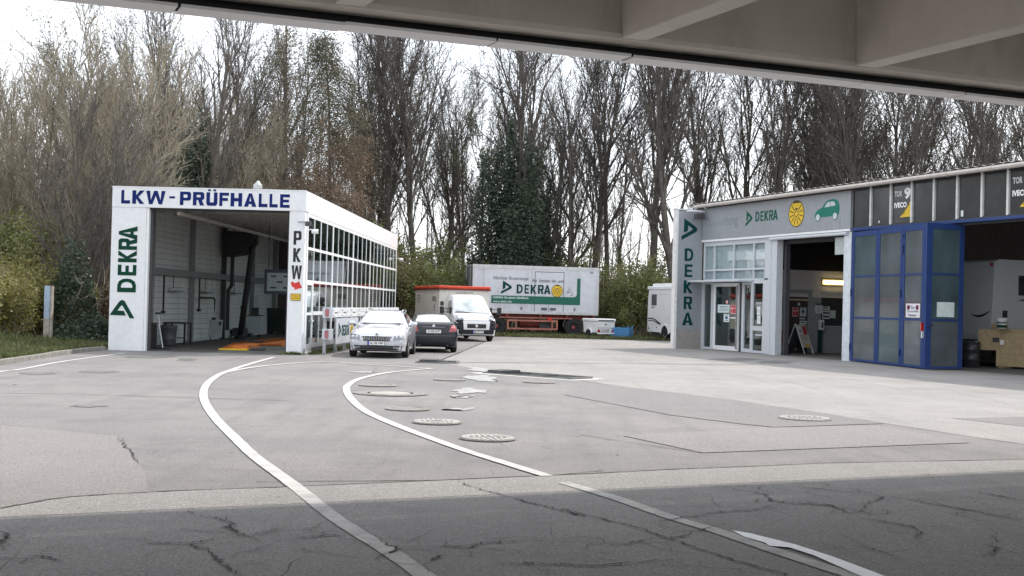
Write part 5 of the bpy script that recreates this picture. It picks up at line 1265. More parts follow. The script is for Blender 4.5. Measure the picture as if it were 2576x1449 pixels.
MB().add([(-.74, -2.00, 1.045), (.74, -2.00, 1.045), (.70, -1.80, 1.10), (-.70, -1.80, 1.10), (-.74, -2.02, 1.025), (.74, -2.02, 1.025)], [(0, 1, 2, 3), (4, 5, 1, 0), (3, 2, 5, 4)]).build('spoiler', NIGHT, cp)
for s in (-1, 1):
    c = [(s*.54, -3, .75), (s*.83, -3, .77), (s*.80, -3, .97), (s*.62, -3, .98)]
    tl = sh.patch(c if s > 0 else [c[1], c[0], c[3], c[2]], F, .010).build('tail_light', TAILR, cp, smooth=True)
    sh.patch([(s*.68-.07, -3, .88), (s*.68+.07, -3, .88), (s*.68+.06, -3, .94), (s*.68-.06, -3, .94)], F, .014).build('lamp_lens', mat('lamp_pink', (.6, .25, .27), .2), tl, smooth=True)
    sh.patch([(s*3, -.9, 1.0), (s*3, -.1, 1.0), (s*3, -.1, 1.27), (s*3, -.7, 1.24)], (-s, 0, 0), .006).build('side_window', DARKGLASS, cp, smooth=True)
    sh.patch([(s*3, -.03, 1.0), (s*3, .85, .98), (s*3, .3, 1.25), (s*3, -.03, 1.27)], (-s, 0, 0), .006).build('side_window', DARKGLASS, cp, smooth=True)
    for y in (-1.30, 1.42):
        vs = [sh.cast((s*3, y, .34), (-s, 0, 0))] + [sh.cast((s*3, y+.36*math.cos(a*math.pi/12), max(.22, .31+.36*math.sin(a*math.pi/12))), (-s, 0, 0)) for a in range(24)]
        vs = [Vector((v.x + s*.004, v.y, v.z)) if v else Vector((s*.85, y, .3)) for v in vs]
        MB().add(vs, [(0, 1+a, 1+(a+1) % 24) for a in range(24)]).build('wheel_arch', VOID, cp)
        wheel(cp, s*.78, y, .31, .21, s)
    m_ = MB().lathe([(.02, 0), (.07, .03), (.08, .10), (.06, .18), (.02, .21)], (s*(.87 if s > 0 else 1.08), .55, 1.0), 'x', 12)
    m_.build('mirror', NIGHT, cp, smooth=True)
    MB().cyl((s*.5, -2.19, .27), (s*.5, -2.0, .27), .03, 10).build('exhaust', DGREY, cp)
fpx = lambda name, c, m, off=.009: sh.patch([(x, -3, z) for x, z in c], F, off, 10, 3).build(name, m, cp, smooth=True)
fpx('handle_strip', [(-.40, .895), (.40, .895), (.40, .925), (-.40, .925)], mat('strip_grey', (.12, .125, .14), .3, metal=.5))
fpx('bumper_ledge', [(-.78, .595), (.78, .595), (.78, .62), (-.78, .62)], mat('bumper_edge', (.06, .065, .08), .3, coat=1))
fpx('bumper_gap', [(-.8, .578), (.8, .578), (.8, .590), (-.8, .590)], VOID)
fpx('diffuser', [(-.6, .24), (.6, .24), (.55, .34), (-.55, .34)], VPLAST)
MB().prism(circle(0, 0, .05, .05, 16), (0, -2.13, .955), depth=.01).build('maker_badge', CHROME, cp)
plate(cp, (-.26, -2.205, .70), .52, .115, 'K WB 3377', eu=False)

# ------------------------------------------------------------------ white box van
va = thing('box_van', 'white cab box van with cream sales body and red roof edge', 'van', (-1.62, 57.9, 0), math.radians(16.5))
def ring2(zb, zbelt, zrs, zr, ws, wm, wb, wr):
    return [(0, zb), (ws*.94, zb), (ws, zb+.10), (wm, (zb+.1+zbelt)*.5), (wb, zbelt), (wr, zrs), (wr*.62, zr), (0, zr+.015)]
st_ = [(-.02, ring2(.34, .74, .84, .88, .70, .78, .74, .66)), (.05, ring2(.30, .90, 1.0, 1.04, .86, .93, .90, .76)), (.22, ring2(.28, 1.04, 1.12, 1.16, .94, 1.0, .96, .82)), (.55, ring2(.28, 1.14, 1.22, 1.26, .97, 1.02, .98, .87)),
       (.82, ring2(.28, 1.20, 1.33, 1.37, .98, 1.02, .985, .89)), (1.1, ring2(.28, 1.22, 1.58, 1.62, .98, 1.02, .985, .86)), (1.55, ring2(.28, 1.24, 1.95, 2.01, .98, 1.02, .98, .80)), (1.8, ring2(.28, 1.25, 2.05, 2.14, .98, 1.02, .98, .79)),
       (2.15, ring2(.28, 1.26, 2.10, 2.20, .98, 1.02, .98, .79)), (2.45, ring2(.28, 1.26, 2.10, 2.21, .98, 1.02, .98, .79))]
sh = Shell(st_)
sh.mb.build('cab', VANW, va, smooth=True)
vp = lambda name, c, m, off=.009, nu=10, nv=5, par=None: sh.patch([(x, -3, z) for x, z in c], F, off, nu, nv).build(name, m, par or va, smooth=True)
ws_ = vp('windscreen', [(-.86, 1.36), (.86, 1.36), (.74, 1.97), (-.74, 1.97)], CARGLASS, nu=14, nv=8)
vp('windscreen_seal', [(-.90, 1.325), (.90, 1.325), (.87, 1.358), (-.87, 1.358)], BLACK, nu=14, nv=1)
vp('wiper', [(-.82, 1.40), (-.1, 1.345), (-.1, 1.365), (-.80, 1.425)], BLACK, .02, 6, 1)
vp('bumper', [(-.98, .31), (.98, .31), (.98, .56), (-.98, .56)], VPLAST, nu=16)
vp('bumper_side', [(-1.0, .561), (-.62, .561), (-.66, 1.0), (-1.0, .98)], VPLAST); vp('bumper_side', [(.62, .561), (1.0, .561), (1.0, .98), (.66, 1.0)], VPLAST)
g_ = vp('grille', [(-.46, .63), (.46, .63), (.46, .83), (-.46, .83)], BLACK, .014)
for z in (.68, .73, .78): vp('grille_bar', [(-.40, z), (.40, z), (.40, z+.014), (-.40, z+.014)], DGREY, .022, 8, 1, g_)
q = sh.cast((0, -5, .73), (0, 1, 0)); MB().lathe([(.075, 0), (.06, -.02)], (0, q.y-.022, .73), 'y', 16).build('maker_badge', CHROME, g_)
vp('bonnet_seam', [(-.62, .985), (.62, .985), (.62, .995), (-.62, .995)], DGREY, .006, 10, 1)
for s in (-1, 1):
    c = [(s*.62, -3, 1.02), (s*.97, -3, 1.02), (s*.90, -3, 1.27), (s*.66, -3, 1.16)]
    h = sh.patch(c if s > 0 else [c[1], c[0], c[3], c[2]], F, .012, 8, 5).build('headlight', LAMPG, va, smooth=True)
    sh.patch([(s*.78-.06, -3, 1.08), (s*.78+.06, -3, 1.08), (s*.78+.06, -3, 1.16), (s*.78-.06, -3, 1.16)], F, .02).build('lamp_lens', CHROME, h, smooth=True)
    c = [(s*.60, -3, .985), (s*.99, -3, .985), (s*.99, -3, 1.015), (s*.60, -3, 1.02)]
    sh.patch(c if s > 0 else [c[1], c[0], c[3], c[2]], F, .013, 6, 1).build('headlight_seal', VPLAST, va, smooth=True)
    c = [(s*.70, -3, .66), (s*.92, -3, .66), (s*.92, -3, .74), (s*.70, -3, .74)]
    sh.patch(c, F, .018, 4, 2).build('bumper_recess', BLACK, va)
    sh.patch([(s*3, 1.15, 1.30), (s*3, 2.1, 1.30), (s*3, 2.1, 1.92), (s*3, 1.62, 1.90)], (-s, 0, 0), .008).build('side_window', DARKGLASS, va, smooth=True)
    vs = [sh.cast((s*3, .95, .4), (-s, 0, 0))] + [sh.cast((s*3, .95+.42*math.cos(a*math.pi/12), max(.30, .36+.42*math.sin(a*math.pi/12))), (-s, 0, 0)) for a in range(24)]
    vs = [Vector((v.x + s*.004, v.y, v.z)) if v else Vector((s, .95, .4)) for v in vs]
    MB().add(vs, [(0, 1+a, 1+(a+1) % 24) for a in range(24)]).build('wheel_arch', VOID, va)
    wheel(va, s*.90, .95, .345, .215, s, 6, STEEL); wheel(va, s*.95, 5.6, .345, .215, s, 6, STEEL)
    mr = MB(); mr.box(s*1.42-.10, s*1.42+.10, 1.10, 1.22, 1.28, 1.62); mm = mr.build('mirror', BLACK, va, bevel=.03)
    MB().bar((s*.98, 1.2, 1.36), (s*1.36, 1.17, 1.36), .03, .03).build('mirror_arm', BLACK, mm); MB().bar((s*.98, 1.2, 1.52), (s*1.36, 1.17, 1.52), .03, .03).build('mirror_arm', BLACK, mm)
    MB().box(s*1.0-.02, s*1.0+.05, 1.12, 1.3, 1.28, 1.6).build('mirror_foot', BLACK, mm)
MB().box(-1.50, -1.34, 1.1, 1.2, 1.66, 1.86).build('extra_mirror', BLACK, va, bevel=.02)
bx = MB().box(-1.26, 1.26, 2.45, 8.0, .75, 2.48).build('sales_body', BOXW, va, bevel=.03)
rd = MB(); rd.box(-1.32, 1.32, 2.38, 8.06, 2.485, 2.63)
rd.build('red_roof_edge', mat('orange_red_paint', (0.60, 0.055, 0.018), 0.45, var=.08), bx, bevel=.05)
MB().box(-1.33, 1.33, 2.37, 8.07, 2.42, 2.482).build('dark_roof_edge', mat('dark_red', (0.14, 0.02, 0.015), 0.5), bx)
MB().box(-1.20, 1.20, 2.6, 7.9, .45, .745).build('underbody', DGREY, va)
MB().box(-1.275, -1.262, 3.0, 7.6, .95, 2.2).build('sales_flap', BOXW, bx)
sd_ = MB()
for z, L in ((2.12, .5), (2.02, .6), (1.9, .55), (1.78, .5)): sd_.box(-1.283, -1.277, 7.3-L, 7.4, z, z+.05)
sd_.box(-1.283, -1.277, 3.2, 3.9, 1.86, 2.1); sd_.box(-1.283, -1.277, 3.0, 3.15, 1.8, 2.1); sd_.box(-1.283, -1.277, 3.3, 3.5, 1.5, 1.72); sd_.box(-1.283, -1.277, 3.1, 3.6, 1.4, 1.44)
sd_.build('side_print', mat('print_brown', (0.25, 0.22, 0.2), 0.6), bx)
text('lettering', 'ALLNATUREN PUTZ', (-.42, 2.447, 2.25), .86, .10, mat('print_grey', (0.30, 0.29, 0.28), 0.6), bx, bold=.02); text('lettering', 'Röhren', (-.12, 2.447, 2.10), .40, .11, MATS['print_grey'], bx, bold=.02, shear=.2)
q = sh.cast((0, -5, .44), (0, 1, 0))
plate(va, (-.18, q.y-.02, .40), .52, .115, 'MK HP 174')

# ------------------------------------------------------------------ swap body trailer
tr_ = thing('box_trailer', 'weathered grey box trailer on red chassis with green advertising band', 'trailer', (-2.26, 71.2, 0), math.radians(12))
CL, CW, ZB, ZT = 7.52, 2.5, 1.27, 4.06
cb = MB().box(0, CL, 0, CW, ZB, ZT).build('box_body', ALU, tr_)
e = MB(); e.box(-.03, CL+.03, -.025, -.001, ZB, ZB+.16); e.box(-.03, CL+.03, -.025, -.001, ZT-.17, ZT+.02); e.box(-.03, .09, -.024, -.001, ZB+.165, ZT-.175); e.box(CL-.09, CL+.03, -.024, -.001, ZB+.165, ZT-.175)
e.build('edge_profile', mat('edge_aluminium', (0.58, 0.58, 0.58), 0.4, metal=.2, dirt=((.3,.29,.28), .6, 2)), cb)
MB().box(-.04, -.005, .02, CW-.02, ZB+.05, ZT-.05).build('end_door', mat('trailer_end_grey', (0.16, 0.165, 0.165), 0.6, dirt=((.1,.11,.1), .4, 1)), cb)
for y in (.55, 1.95): MB().cyl((-.07, y, ZB+.1), (-.07, y, ZT-.1), .02, 6).build('lock_rod', STEEL, cb)
sl_ = mat('seam_grey', (0.25, 0.25, 0.255), 0.6)
for x in (.62, 3.48): MB().box(x, x+.018, -.008, -.001, ZB+.17, ZT-.18).build('panel_seam', sl_, cb)
dsm = MB(); dsm.box(3.66, 3.69, -.014, -.001, ZB+.12, ZT-.30); dsm.box(5.40, 5.43, -.014, -.001, ZB+.12, ZT-.30); dsm.box(3.695, 5.395, -.013, -.001, ZT-.33, ZT-.30); dsm.box(3.695, 5.395, -.013, -.001, ZB+.12, ZB+.15); dsm.box(4.52, 4.535, -.013, -.001, ZB+.155, ZB+.55)
dsm.build('side_door_seam', mat('seam_dark', (0.1, 0.1, 0.105), 0.6), cb)
MB().box(.30, .66, -.012, -.001, ZT-.30, ZT-.285).build('panel_seam', sl_, cb)
PF = mat('trailer_letter', (0.10, 0.105, 0.12), 0.6, dirt=((.4,.4,.42), .75, 7))
text('lettering', 'Nächster Boxenstopp:', (1.20, -.001, 3.17), 2.10, .26, PF, cb, bold=.015, off=.004)
for s, x, w, h in (('Am', 3.50, .28, .20), ('besten', 3.95, .62, .21), ('bei', 4.68, .26, .21), ('uns!', 5.05, .34, .19)): text('lettering', s, (x, -.001, 3.14), w, h, PF, cb, bold=.01, off=.016)
logo((1.66, -.001, 2.40), .64, .78, TEALG, cb, off=.004)
for s, x0, x1 in (('D', 2.59, 2.95), ('E', 3.06, 3.32), ('K', 3.42, 3.78), ('R', 3.86, 4.2), ('A', 4.22, 4.62)): letter(s, (x0, -.001, 2.46), x1-x0, .52, TEALG, cb, off=.018, s=.30, t=.2)
badge((5.02, -.001, 2.66), .345, .365, cb, off=.018)
gbp = [(1.10, 1.86), (6.42, 1.86), (6.42, 3.42), (6.22, 3.42), (6.22, 2.50), (6.19, 2.40), (6.11, 2.33), (5.98, 2.31), (1.10, 2.31)]
gb_ = MB().prism(gbp, (0, -.0165, 0), depth=.006).build('green_band', mat('band_green', (0.004, 0.115, 0.075), 0.4, var=.06), cb)
WGT = mat('band_letter', (0.62, 0.68, 0.65), 0.6, dirt=((.1,.2,.16), .6, 8))
text('lettering', 'DEKRA Bergisch Gladbach', (1.20, -.023, 2.10), 2.1, .16, WGT, gb_, bold=.03, off=.003); text('lettering', 'www.dekra.de', (1.20, -.023, 1.90), 1.10, .13, WGT, gb_, bold=.02, off=.003)
stn = MB()
for x, z, s in ((5.75, 2.75, .06), (5.68, 2.6, .08), (5.85, 2.62, .05), (5.95, 2.55, .05), (5.9, 2.42, .06), (6.0, 2.40, .03), (5.78, 2.86, .04)): stn.prism(circle(x, z, s, s*.8, 9), (0, -.001, 0), depth=.005)
stn.build('peeled_patch', sl_, cb)
text('lettering', 'Bel', (7.0, -.001, 3.72), .2, .14, PF, cb, bold=.02)
for x, w in ((4.08, .36), (4.60, .36)): MB().box(x, x+w, -.02, -.002, 1.50, 1.66).build('door_label', PF, cb)
for x in (4.3, 4.5, 4.68): MB().box(x, x+.08, -.02, -.002, 1.40, 1.45).build('door_label', PF, cb)
for x in (2.85, 6.05): MB().box(x, x+.09, -.02, -.002, 1.50, 1.68).build('side_marker', mat('marker_grey', (.2,.17,.17), .5), cb)
MB().box(CL-.5, CL-.1, -.008, -.001, 3.55, 3.56).build('panel_seam', sl_, cb)
ch = MB(); ch.box(.2, CL-.1, .35, .55, 1.0, 1.265); ch.box(.2, CL-.1, 1.95, 2.15, 1.0, 1.265)
for x in (.3, 2.0, 4.0, 5.6, 7.2): ch.box(x, x+.12, .02, CW-.02, 1.10, 1.262)
ch.build('chassis', REDOX, tr_)
sf_ = MB(); sf_.box(2.08, 5.12, .04, .10, .83, .93); sf_.box(2.08, 5.12, .04, .10, .36, .45); sf_.box(2.08, 2.18, .041, .099, .451, .829); sf_.box(2.6, 2.66, .041, .099, .451, .829); sf_.box(4.75, 4.82, .041, .099, .451, .829); sf_.box(5.02, 5.12, .041, .099, .451, .829)
sf_.box(1.6, 6.0, .06, .12, 1.02, 1.08)
sf_.build('side_guard', SALMON, tr_)
MB().lathe([(.22, 0), (.25, .03), (.25, 1.2), (.22, 1.23)], (2.9, .7, .72), 'x', 16).build('air_tank', REDOX, tr_, smooth=False); MB().box(4.1, 4.8, .4, 1.0, .45, .95).build('tool_box', DGREY, tr_)
MB().box(4.5, 4.75, .02, .16, .92, 1.1).build('red_coupling', RED, tr_)
def bigwheel(x, y, s):
    r = .53; w = .28
    t = MB().lathe([(r*.5, .1*s), (r*.55, -w/2*s), (r*.93, -w/2*s), (r, -w*.33*s), (r, w*.33*s), (r*.93, w/2*s), (r*.56, w/2*s), (r*.52, w*.3*s)][1:], (x, y, r), 'y', 32).build('wheel', RUBBER, tr_)
    h = MB().lathe([(r*.56, w*.28*s), (r*.5, w*.1*s), (r*.2, w*.12*s), (r*.18, w*.42*s), (r*.1, w*.45*s)], (x, y, r), 'y', 24)
    for i in range(8): a = math.pi*i/4; h.cyl((x+r*.34*math.cos(a), y+w*.1*s, r+r*.34*math.sin(a)), (x+r*.34*math.cos(a), y+w*.2*s, r+r*.34*math.sin(a)), .025, 6)
    h.build('rim', mat('rim_red', (0.33, 0.04, 0.045), 0.55, var=.2, dirt=((.1,.05,.05), .5, 6)), t)
for x in (1.45, 6.08):
    bigwheel(x, .18, -1); bigwheel(x, CW-.18, 1)
    for k in (-1, 1): MB().tube([(x+k*.60, .18, .55), (x+k*.58, .18, .80), (x+k*.45, .18, 1.0)], .04, 6).build('mudguard', DGREY, tr_)
MB().tube([(x_, .18, z_) for x_, z_ in ((1.0, 1.02), (1.2, 1.12), (1.45, 1.15), (1.7, 1.12), (1.9, 1.02))], .03, 6).build('mudguard', DGREY, tr_)
MB().tube([(-.2, 1.25, .9), (-2.2, 1.25, .75)], .07, 8).build('drawbar', REDOX, tr_)

# ------------------------------------------------------------------ little white trailer, blue crate
lt_ = thing('small_trailer', 'little white luggage trailer with tail lights at the right end of the box trailer', 'trailer', (4.98, 70.0, 0), math.radians(33))
MB().add([(-.62, -.6, .32), (.62, -.6, .32), (.62, .6, .32), (-.62, .6, .32), (-.66, -.66, .95), (.66, -.66, .95), (.66, .64, .95), (-.66, .64, .95)], [(3, 2, 1, 0), (4, 5, 6, 7), (0, 1, 5, 4), (1, 2, 6, 5), (2, 3, 7, 6), (3, 0, 4, 7)]).build('body', WHITE, lt_, bevel=.04)
MB().box(-.69, .69, -.69, .67, .96, 1.12).build('lid', WHITE, lt_, bevel=.04); MB().box(-.55, .55, -.70, -.692, 1.0, 1.05).build('lid_vent', DGREY, lt_)
MB().box(-.665, .665, -.675, -.66, .62, .64).build('seam', LGREY, lt_)
for s in (-1, 1):
    MB().box(s*.5-.07, s*.5+.07, -.70, -.665, .36, .50).build('tail_light', TAILR, lt_); w_ = MB().lathe([(.1, -.06), (.24, -.06), (.25, 0), (.24, .06), (.1, .06)], (s*.70, 0, .25), 'x', 18).build('wheel', RUBBER, lt_)
    MB().tube([(s*.70, -.3, .3), (s*.7, -.2, .5), (s*.7, 0, .56), (s*.7, .2, .5), (s*.7, .3, .3)], .05, 6).build('mudguard', WHITE, lt_)
MB().box(-.6, .6, -.72, -.66, .26, .345).build('rear_bumper', WHITE, lt_)
text('emblem', '35', (-.06, -.664, .76), .12, .10, INK, lt_, bold=.03)
plate(lt_, (-.3, -.69, .40), .52, .11, 'GL HK 807', eu=False)
MB().box(-.05, .05, .6, 1.5, .3, .38).build('drawbar', STEEL, lt_)
bc = thing('blue_crate', 'blue slatted steel transport crate beside the little white trailer', 'crate', (6.28, 69.9, 0), math.radians(-24))
for z in (.12, .23, .34, .45, .56):
    b = MB(); b.box(-.58, .48, -.40, -.37, z, z+.075); b.box(-.58, .48, .37, .40, z, z+.075); b.box(-.62, -.59, -.36, .36, z, z+.075); b.box(.49, .52, -.36, .36, z, z+.075); b.build('slat', CRATEB, bc)
for x in (-.6, .5):
    for y in (-.38, .38): MB().box(x-.03, x+.03, y-.035, y+.035, 0, .74).build('post', CRATEB, bc)
MB().box(-.06, .0, -.42, -.402, .05, .68).build('post', CRATEB, bc); MB().box(-.58, .48, -.36, .36, .08, .115).build('floor_plate', CRATEB, bc)

# ------------------------------------------------------------------ motorhome behind the pylon
mo = thing('motorhome', 'white motorhome parked on the grass edge behind the pylon sign', 'motorhome', (7.87, 71.2, 0), math.atan2(-.956, .293))
# local x along the side towards its nose, viewer at -y
prof = [(0, .42), (-.05, .6), (-.02, 2.2), (.12, 2.95), (.2, 3.02), (6.6, 3.0), (6.9, 2.4), (6.9, .42)]
MB().prism(prof, (0, 2.2, 0), depth=2.2).build('body', MOTORW, mo, bevel=.04)
MB().box(.0, 6.4, -.05, .3, 2.86, 3.04).build('awning', WHITE, mo, bevel=.03); MB().box(.05, 6.4, .25, 2.0, 3.03, 3.20).build('roof_rim', WHITE, mo, bevel=.04)
MB().box(.55, 1.25, -.015, -.001, 1.95, 2.58).build('window', DARKGLASS, mo, bevel=.0); MB().box(1.4, 2.9, -.012, -.001, 2.58, 2.60).build('panel_seam', LGREY, mo)
text('lettering', 'Sunny', (.52, -.001, 1.78), .5, .12, INK, mo, bold=.03, shear=.2)
MB().prism([(.05, 1.16), (.7, 1.17), (1.2, 1.08), (1.75, .90), (1.75, .95), (1.2, 1.15), (.7, 1.24), (.05, 1.22)], (0, -.001, 0), depth=.006).build('side_graphic', INK, mo)
MB().prism([(.05, 1.05), (.7, 1.06), (1.2, .98), (1.8, .84), (1.85, 1.0), (1.78, .98), (1.2, 1.03), (.7, 1.11), (.05, 1.09)], (0, -.001, 0), depth=.006).build('side_graphic', INK, mo)
for x, z, w, h in ((1.3, .66, .12, .08), (2.75, .62, .1, .18), (.12, .55, .1, .16)): MB().box(x, x+w, -.01, -.001, z, z+h).build('fitting', DGREY, mo)
for x0, x1 in ((.9, 1.95), (3.05, 4.4)): MB().box(x0, x1, -.008, -.001, .44, .78).build('locker_door', WHITE, mo)
MB().prism(circle(2.46, .36, .46, .46, 20, 0, math.pi), (0, -.001, 0), depth=.012).build('wheel_arch', VOID, mo)
wa = MB(); P = circle(2.46, .36, .56, .56, 14, 0, math.pi)
for i in range(13): wa.prism([P[i], P[i+1], (2.46+(P[i+1][0]-2.46)*.85, .36+(P[i+1][1]-.36)*.85), (2.46+(P[i][0]-2.46)*.85, .36+(P[i][1]-.36)*.85)], (0, -.001, 0), depth=.03)
wa.build('wheel_trim', WHITE, mo)
def mw(x, y):
    t = MB().lathe([(.2, -.1), (.34, -.1), (.36, 0), (.34, .1), (.2, .1)], (x, y, .36), 'y', 22).build('wheel', RUBBER, mo); MB().lathe([(.21, -.08), (.2, -.105), (.05, -.09)], (x, y, .36), 'y', 18).build('rim', STEEL, t)
for x in (2.46, 5.9): mw(x, .10); mw(x, 2.05)
MB().box(.2, 6.6, .15, 2.1, .25, .418).build('underbody', DGREY, mo)
for z in (2.3, 1.25): MB().box(2.72, 2.95, -.012, -.001, z, z+.05).build('hinge', LGREY, mo)

# ================================================================== TREES AND GREENERY
def orth(d):
    a = d.cross(ZA if abs(d.z) < .9 else XA).normalized(); return a, d.cross(a)

class Tree:
    def __init__(self, seed): self.R = random.Random(seed); self.t = MB(); self.c = MB(); self.tips = []; self.nodes = []
    def limb(self, p, d, L, r0, r1, k, wob, trop, mb, n):
        R = self.R; pts = [p.copy()]; rs = [r0]; d = d.normalized(); dirs = [d]
        for i in range(k):
            a, b = orth(d)
            d = (d + a*R.gauss(0, wob) + b*R.gauss(0, wob) + ZA*trop).normalized()
            p = p + d*(L/k); pts.append(p.copy()); rs.append(r0+(r1-r0)*(i+1)/k); dirs.append(d)
        mb.tube(pts, rs, n, cap=False)
        return pts, dirs, rs
    def grow(self, p, d, L, r, lev, spec):
        """spec[lev] = (children, angle lo, angle hi, len ratio, start fraction, tropism, wobble)"""
        R = self.R
        nseg = (9, 5, 4, 3, 2)[min(lev, 4)]; sides = (8, 5, 4, 3, 3)[min(lev, 4)]
        mb = self.t if lev == 0 or (lev == 1 and r > .09) else self.c
        ch, a0, a1, ratio, st, trop, wob = spec[lev]
        pts, dirs, rs = self.limb(p, d, L, r, r*(.30 if lev < 2 else .35), nseg, wob, trop, mb, sides)
        if lev >= 2: self.nodes += pts[1:]
        if lev + 1 >= len(spec): self.tips.append(pts[-1]); return
        az = R.uniform(0, 6.28)
        for i in range(ch):
            f = st + (1-st)*(i+R.random())/ch
            x = f*nseg; k = min(int(x), nseg-1); q = pts[k].lerp(pts[k+1], x-k); dd = dirs[k+1]
            a, b = orth(dd); az += 2.4 + R.uniform(-.5, .5)
            th = math.radians(R.uniform(a0, a1))
            nd = dd*math.cos(th) + (a*math.cos(az)+b*math.sin(az))*math.sin(th)
            rr = rs[k]*(.55 if lev == 0 else .6)
            self.grow(q, nd, L*ratio*R.uniform(.7, 1.2)*(1-.45*f if lev == 0 else 1-.3*f), max(rr, .0135), lev+1, spec)
    def leaves(self, n, size, spread, pts=None, mb=None, flat=0.0):
        R = self.R; mb = mb or MB(); pts = pts or self.nodes
        for _ in range(n):
            p = R.choice(pts) + Vector((R.gauss(0, spread), R.gauss(0, spread), R.gauss(0, spread)))
            leaf(mb, p, size*R.uniform(.6, 1.4), R)
        return mb

def leaf(mb, p, s, R):
    d = Vector((R.gauss(0, 1), R.gauss(0, 1), R.gauss(0, 1))).normalized(); a, b = orth(d)
    a, b = a*s*.5, b*s*.36
    mb.add([p-a, p+b, p+a, p-b], [(0, 1, 2, 3)])

def finish(name, T, bark, twig, parts=()):
    root = bpy.data.objects.new(name, None); COL.objects.link(root); root.empty_display_size = .2
    T.t.build('trunk', bark, root, smooth=True)
    T.c.build('crown', twig, root)
    for nm, mb, m in parts: mb.build(nm, m, root)
    return root

protos = {}
def vase(seed, h, r, fork, spread, twig=TWIG, bark=BARK, buds=0):
    T = Tree(seed)
    spec = [(12, spread[0], spread[1], .62, fork, .03, .045), (10, 14, 36, .48, .15, .10, .07), (8, 16, 42, .45, .12, .10, .09), (4, 18, 52, .55, .1, .09, .12), (0, 0, 0, 0, 0, .06, .15)]
    T.grow(Vector((0, 0, -.2)), Vector((T.R.gauss(0, .05), T.R.gauss(0, .05), 1)), h*.82, r, 0, spec)
    parts = []
    if buds: parts.append(('foliage', T.leaves(buds, .13, .12), SPRING))
    return finish('bare_tree', T, bark, twig, parts)
protos['v1'] = vase(11, 20, .24, .25, (16, 34))
protos['v2'] = vase(12, 21, .28, .32, (12, 30))
protos['v3'] = vase(13, 19, .22, .40, (18, 42))
protos['v4'] = vase(14, 20, .26, .22, (14, 36))
protos['v5'] = vase(15, 18, .18, .45, (20, 45), buds=2500)
def pole(seed):
    T = Tree(seed)
    spec = [(16, 20, 46, .30, .25, .02, .03), (7, 20, 45, .45, .2, .12, .08), (6, 20, 50, .5, .15, .1, .1), (4, 20, 50, .5, .1, .08, .1)]
    T.grow(Vector((0, 0, -.2)), Vector((T.R.gauss(0, .03), T.R.gauss(0, .03), 1)), 17, .14, 0, spec)
    return finish('slender_tree', T, BARK, TWIG)
protos['p1'], protos['p2'], protos['p3'] = pole(21), pole(22), pole(23)
def bushy(seed, h, stems, twig=TWIGG, bark=BARKG, leaves=0, spread=.28):
    T = Tree(seed)
    spec = [(10, 12, 36, .50, .12, .02, .05), (8, 14, 40, .5, .15, .07, .09), (7, 16, 46, .5, .1, .06, .1), (3, 18, 55, .6, .1, .04, .12)]
    for i in range(stems):
        a = 6.283*i/stems + T.R.uniform(-.3, .3); k = T.R.uniform(.08, spread)
        T.grow(Vector((.35*math.cos(a), .35*math.sin(a), -.2)), Vector((k*math.cos(a), k*math.sin(a), 1)), h*T.R.uniform(.65, .92), .11, 0, spec)
    parts = [('foliage', T.leaves(leaves, .11, .1), SPRING)] if leaves else []
    return finish('multi_stem_tree', T, bark, twig, parts)
protos['b1'] = bushy(31, 13.5, 8)
protos['b2'] = bushy(32, 12.5, 7)
protos['b3'] = bushy(33, 11, 6, twig=TWIG, bark=BARK, spread=.4)
def conifer(seed, h, lo, leafm, n, droop, width, r=.2, top=None):
    T = Tree(seed); R_ = T.R
    pts, dirs, rs = T.limb(Vector((0, 0, -.2)), ZA, h, r, .03, 14, .015, .0, T.t, 8)
    nd = []
    k = int(h*5.5)
    for i in range(k):
        f = lo + (1-lo)*i/k; x = f*14; j = min(int(x), 13); q = pts[j].lerp(pts[j+1], x-j)
        a = R_.uniform(0, 6.28); L = width*(1-f)**.5*R_.uniform(.5, 1.15) + .25
        d = Vector((math.cos(a), math.sin(a), .25-droop))
        bp, bd_2, br = T.limb(q, d, L, .035*(1-f)+.012, .008, 4, .08, .04-.10*droop, T.c, 4)
        for b in range(1, 5):
            for _ in range(4):
                a2 = R_.uniform(0, 6.28); dd = Vector((math.cos(a2)*.7, math.sin(a2)*.7, -.2-droop))
                tp, _d, _r = T.limb(bp[b], dd+bd_2[b]*.6, L*.28*R_.uniform(.6, 1.2), .011, .005, 2, .12, -.1*droop, T.c, 3)
                nd += tp
    fo, fo2 = MB(), MB()
    zc = h*.62
    for _ in range(n):
        p = R_.choice(nd); p = p + Vector((R_.gauss(0, .3), R_.gauss(0, .3), R_.gauss(-.15, .4)))
        green = top and p.z > h*top + R_.gauss(0, 1.2)
        leaf(fo2 if green else fo, p, R_.uniform(.03, .12), R_)
    parts = [('foliage', fo, leafm)]
    if top: parts.append(('top_foliage', fo2, CONIF))
    return finish('conifer_tree', T, BARK, TWIGB if leafm is DRYL else TWIG, parts)
protos['c1'] = conifer(41, 18.0, .10, DRYL, 70000, .5, 4.3, .17, top=.60)
protos['c2'] = conifer(42, 16.5, .22, OLIVEN, 12000, .05, 3.6, .22)
protos['c3'] = conifer(43, 13.0, .10, CONIF, 15000, .45, 3.0, .15)
